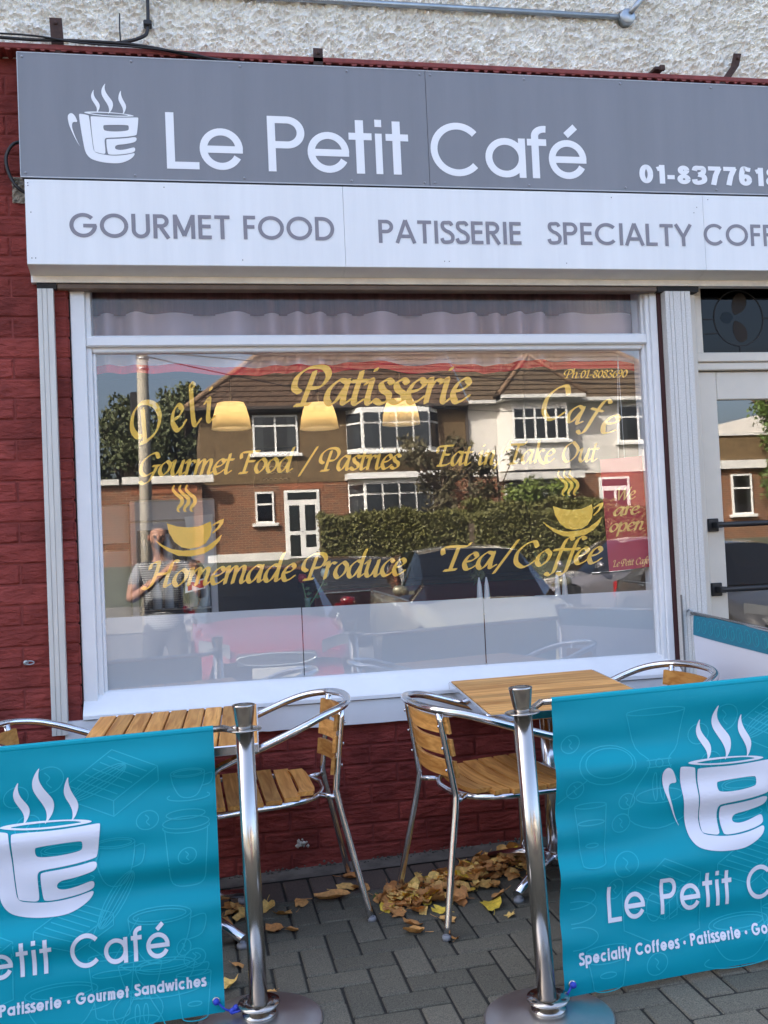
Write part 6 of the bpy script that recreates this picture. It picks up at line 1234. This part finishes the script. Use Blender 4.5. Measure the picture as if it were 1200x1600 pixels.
# back of the room: counter and boards
ct = thing('counter', 'dark serving counter at the back of the cafe', 'counter', (2.2, 4, .03)); mb = MB(); mb.box(1.3, 3.4, 3.7, 4.3, .03, 1.0, .01); mb.build('base', MAT['redroom'], ct); mb = MB(); mb.box(1.25, 3.45, 3.65, 4.35, 1.001, 1.04, .008); mb.build('worktop', MAT['roomdark'], ct)
bb = thing('menu_blackboard', 'chalk menu blackboard hanging in the dim cafe interior', 'blackboard', (.95, 2.6, 1.8)); mb = MB(); mb.box(.80, 1.10, 2.6, 2.62, 1.76, 2.02, .004); bo = mb.build('board', MAT['blackboard'], bb)
ink = Ink(lambda x, z, d: (x, 2.599-d, z), .001)
for q in range(5): ink.stroke([(.86+.02*(q % 2)+i*.012, 1.975-q*.042+.006*math.sin(i*2.3+q)) for i in range(15)], .0022)
ink.build('chalk_writing', M('chalk', (.45, .45, .43), .9), bo)
# tables just inside the glass with roses, shakers
def intable(x, label):
    t = thing('dining_table', label, 'table', (x, .55, .03), 0, 'dining tables inside the window'); mb = MB(); mb.box(x-.3, x+.3, .28, .88, .96, .99, .006); mb.build('table_top', MAT['roomdark'], t); mb = MB(); mb.tube([(x, .58, .05), (x, .58, .96)], .03, 12); mb.lathe([(.2, .03), (.2, .045), (.04, .06)], (x, .58, 0), 20); mb.build('pedestal', MAT['dim'], t)
intable(.86, 'dark dining table inside the glass carrying the roses'); intable(1.70, 'dark dining table inside the glass carrying the first shakers'); intable(2.15, 'dark dining table inside the glass at the right')
vz = thing('rose_vase', 'slim vase with one red and one white rose inside the window', 'vase', (.86, .30, .99)); mb = MB(); mb.lathe([(.0, 0), (.022, 0), (.025, .01), (.014, .06), (.012, .10), (.016, .115)], (.86, .30, .99), 16); mb.build('vase', M('vase_glass', (.10, .16, .12), .1), vz)
def rose(x0, z1, x1, mat, nm):
    mb = MB(); mb.tube(catmull([(.86, .30, 1.06), ((.86+x1)/2, .29, 1.12), (x1, .285, z1-.02)], 4), .0028, 6); sm = mb.build('stem', M('rose_stem', (.10, .17, .07), .6), vz)
    mb = MB(); mb.lathe([(.004, -.022), (.016, -.014), (.020, .002), (.017, .018), (.012, .014), (.006, .02), (.0, .018)], (x1, .285, z1), 14, (.15, -.2, 1)); mb.build(nm, mat, sm)
    for q in range(3): p = .35+.2*q; mb = MB(); c = Vector((.86+(x1-.86)*p, .295, 1.06+(z1-1.08)*p)); mb.add([c, c+Vector((.018, 0, .012)), c+Vector((.034, .004, .004)), c+Vector((.016, 0, -.006))], [(0, 1, 2, 3)]); mb.build('leaf', M('rose_leaf', (.03, .07, .02), .6), sm)
rose(.86, 1.195, .838, M('red_rose', (.22, .004, .015), .6), 'red_bloom'); rose(.86, 1.213, .942, M('white_rose', (.62, .66, .50), .6), 'white_bloom')
shm = MB(); shm.lathe([(0, 0), (.017, 0), (.016, .02), (.010, .07), (.003, .088), (0, .089)], (0, 0, 0), 14); shm = shm.mesh('shaker', M('white_ceramic', (.62, .62, .62), .3))
for x, lb in ((1.655, 'white cone shaker inside the window, left one under the word Tea'), (1.690, 'white cone shaker inside the window, second one under the word Tea'), (2.045, 'white cone shaker inside the window, left one under the word Coffee'), (2.082, 'white cone shaker inside the window, right one under the word Coffee')):
    o = mesh_obj('shaker', shm); o.location = (x, .27 if x < 2 else .30, .991); o.scale = (1, 1, 1.9); tag(o, lb, 'shaker', 'cone shakers inside the window')
# potted sprig behind the shakers
for x, lb in ((1.70, 'dark leafy sprig on the inner table under the word Tea'), (2.02, 'dark leafy sprig in a glass under the word Coffee')):
    t = thing('flower_sprig', lb, 'plant', (x, .45, .99)); P = ball((x, .45, 1.20), (.035, .03, .09), 60); leaves('foliage', P, .022, 'lf_dark', t); mb = MB(); mb.lathe([(0, 0), (.03, 0), (.036, .06)], (x, .45, .99), 14); mb.build('pot', MAT['greymetal'], t)

# ---------------------------------------------------------------- the photographer (seen mirrored)
def skinned(name, verts, edges, mat, parent, lv=2, root=0):
    me = bpy.data.meshes.new(name); me.from_pydata([v[:3] for v in verts], edges, []); me.update(); o = mesh_obj(name, me, parent)
    o.modifiers.new('skin', 'SKIN'); me.skin_vertices[0].data[root].use_root = True
    for i, v in enumerate(verts): me.skin_vertices[0].data[i].radius = (v[3], v[4] if len(v) > 4 else v[3]); 
    for i in range(len(verts)): me.skin_vertices[0].data[i].use_root = (i == root)
    s_ = o.modifiers.new('sub', 'SUBSURF'); s_.levels = lv; s_.render_levels = lv; o.modifiers['skin'].use_smooth_shade = True
    me.materials.append(mat); return o
PX, PY = .13, -4.74; G0 = gz(PX, PY)

man = thing('person', 'bearded man in grey striped polo shirt holding up a phone, mirrored at left', 'person', (PX, PY, G0))
skin = M('skin', (.42, .22, .15), .55, var=(20, .12)); hair = M('dark_hair', (.025, .018, .014), .7)
z = lambda h: G0+h
# facing +y (towards the shop); image-left is his right-hand side at -x
V = [(PX, PY-.02, z(.95), .10, .08), (PX, PY-.02, z(1.15), .12, .09), (PX, PY-.01, z(1.35), .14, .095), (PX, PY, z(1.44), .07), (PX-.01, PY+.03, z(1.52), .058), (PX-.015, PY+.05, z(1.585), .078, .090), (PX-.02, PY+.05, z(1.665), .088, .104), (PX-.02, PY+.035, z(1.745), .072, .085)]
Ed = [(0, 1), (1, 2), (2, 3), (3, 4), (4, 5), (5, 6), (6, 7)]
def chain(par, pts):
    for p in pts: V.append(p); Ed.append((par, len(V)-1)); par = len(V)-1
    return par
# his right arm (-x): shoulder, elbow out and down, hand up to the phone
hr = chain(2, [(PX-.19, PY, z(1.38), .062), (PX-.255, PY+.09, z(1.21), .048), (PX-.275, PY+.13, z(1.13), .046), (PX-.12, PY+.25, z(1.24), .040), (PX+.02, PY+.325, z(1.355), .030, .026), (PX+.065, PY+.345, z(1.40), .034, .020)])
for k, (dx, dz, l) in enumerate(((.03, .02, .030), (.032, .004, .034), (.03, -.012, .032), (.026, -.026, .026))): chain(hr, [(PX+.065+dx, PY+.365, z(1.40+dz), .0095), (PX+.065+dx+.022, PY+.375, z(1.40+dz+.003), .0085), (PX+.065+dx+.022+l*.5, PY+.367, z(1.40+dz+.004), .0075)])
chain(hr, [(PX+.072, PY+.36, z(1.43), .011), (PX+.098, PY+.362, z(1.452), .0095), (PX+.12, PY+.362, z(1.462), .008)])
hl = chain(2, [(PX+.19, PY, z(1.38), .062), (PX+.30, PY+.09, z(1.20), .048), (PX+.325, PY+.13, z(1.14), .046), (PX+.315, PY+.25, z(1.25), .040), (PX+.30, PY+.325, z(1.365), .030, .026), (PX+.285, PY+.345, z(1.40), .034, .020)])
for k, (dx, dz, l) in enumerate(((-.025, .022, .028), (-.03, .006, .032), (-.028, -.010, .030), (-.024, -.025, .024))): chain(hl, [(PX+.285+dx, PY+.365, z(1.40+dz), .0095), (PX+.285+dx-.018, PY+.375, z(1.40+dz+.003), .0085), (PX+.285+dx-.018-l*.5, PY+.367, z(1.40+dz+.004), .0075)])
chain(hl, [(PX+.278, PY+.36, z(1.43), .011), (PX+.255, PY+.362, z(1.452), .0095), (PX+.235, PY+.362, z(1.460), .008)])
for s in (-1, 1): chain(0, [(PX+s*.10, PY-.02, z(.86), .095), (PX+s*.12, PY, z(.48), .062), (PX+s*.13, PY-.02, z(.10), .045), (PX+s*.14, PY+.12, z(.04), .04)])
body = skinned('body', V, Ed, skin, man)
face = MB(); fy = PY+.055; fz = z(1.655); fx = PX-.02
for s in (-1, 1): face.lathe([(0, -.004), (.011, 0), (.0, .006)], (fx+s*.033, fy+.088, fz+.008), 10, (0, 1, 0))
face.build('eyes', M('eye', (.03, .02, .015), .2), man)
mb = MB(); mb.tube([(fx, fy+.090, fz+.02), (fx, fy+.112, fz-.022), (fx, fy+.100, fz-.032)], [.008, .013, .010], 8)
for s in (-1, 1): mb.lathe([(0, -.01), (.02, -.006), (.026, .004), (.016, .010), (0, .008)], (fx+s*.084, fy-.005, fz), 10, (s, .2, 0))
mb.build('nose_and_ears', skin, man)
hm2 = MB(); hm2.grid(lambda u, v: (fx+.083*math.cos(u*6.283)*math.sin(v*1.55), fy-.030+.088*math.sin(u*6.283)*math.sin(v*1.55), fz+.034+.080*math.cos(v*1.55)-.055*v*v*(1 if math.sin(u*6.283) < .2 else 0)), 24, 8); hm2.build('hair', hair, man)
bd_ = MB(); bd_.grid(lambda u, v: (fx+.076*math.sin((u-.5)*2.9)*(1-.25*v*v), fy+.004+.082*math.cos((u-.5)*2.9)*(1-.15*v*v), fz-.036-.012*math.cos((u-.5)*6)-.052*v), 16, 6); bd_.build('beard', M('beard', (.13, .08, .06), .9, var=(300, .4)), man)
shirt = bpy.data.materials.new('striped_polo'); shirt.use_nodes = True; n = shirt.node_tree; g = n.nodes.new('ShaderNodeNewGeometry'); sp = n.nodes.new('ShaderNodeSeparateXYZ'); mu = n.nodes.new('ShaderNodeMath'); mu.operation = 'MULTIPLY'; mu.inputs[1].default_value = 330; sn = n.nodes.new('ShaderNodeMath'); sn.operation = 'SINE'; rp = n.nodes.new('ShaderNodeValToRGB')
rp.color_ramp.elements[0].position = .45; rp.color_ramp.elements[1].position = .55; rp.color_ramp.elements[0].color = (.09, .10, .12, 1); rp.color_ramp.elements[1].color = (.55, .55, .55, 1)
n.links.new(g.outputs['Position'], sp.inputs[0]); n.links.new(sp.outputs[2], mu.inputs[0]); n.links.new(mu.outputs[0], sn.inputs[0]); n.links.new(sn.outputs[0], rp.inputs[0]); n.links.new(rp.outputs[0], n.nodes['Principled BSDF'].inputs['Base Color']); n.nodes['Principled BSDF'].inputs['Roughness'].default_value = .85
SV = [(PX, PY-.02, z(.82), .185, .140), (PX, PY-.02, z(.93), .185, .140), (PX, PY-.02, z(1.12), .175, .135), (PX, PY-.01, z(1.35), .165, .115), (PX, PY+.005, z(1.445), .075), (PX-.19, PY, z(1.38), .078), (PX-.250, PY+.08, z(1.225), .066), (PX+.19, PY, z(1.38), .078), (PX+.292, PY+.08, z(1.215), .066)]
skinned('polo_shirt', SV, [(0, 1), (1, 2), (2, 3), (3, 4), (3, 5), (5, 6), (3, 7), (7, 8)], shirt, man)
TV = [(PX, PY-.02, z(1.04), .15, .115), (PX, PY-.02, z(.90), .165, .125)]; TE = [(0, 1)]
for s in (-1, 1): b = len(TV); TV += [(PX+s*.10, PY-.02, z(.80), .105), (PX+s*.12, PY, z(.48), .080), (PX+s*.13, PY-.02, z(.04), .074)]; TE += [(1, b), (b, b+1), (b+1, b+2)]
skinned('trousers', TV, TE, M('dark_trousers', (.03, .032, .04), .85), man)
for s in (-1, 1): mb = MB(); mb.grid(lambda u, v: (PX+s*.135+.05*math.cos(u*6.283)*(1-.2*abs(v-.4)), PY+.05+.15*math.sin(u*6.283), z(.005+.08*v*(1-.35*max(0, math.sin(u*6.283))))), 20, 5); mb.add([(PX+s*.135+.045*math.cos(a), PY+.05+.14*math.sin(a), z(.006)) for a in np.linspace(0, 6.28, 16)], [tuple(range(16))]); mb.build('shoe', MAT['tyre'], man)
ph = thing('phone', 'dark phone held up by the photographer', 'phone', (.315, -4.345, 1.30)); mb = MB(); mb.box(.235, .395, -4.352, -4.343, 1.285, 1.362, .003); pb = mb.build('case', MAT['tyre'], ph)
mb = MB(); mb.lathe([(.008, 0), (.008, .003), (0, .003)], (.3292, -4.343, 1.3231), 14, (0, 1, 0)); mb.build('lens', MAT['cglass'], pb)
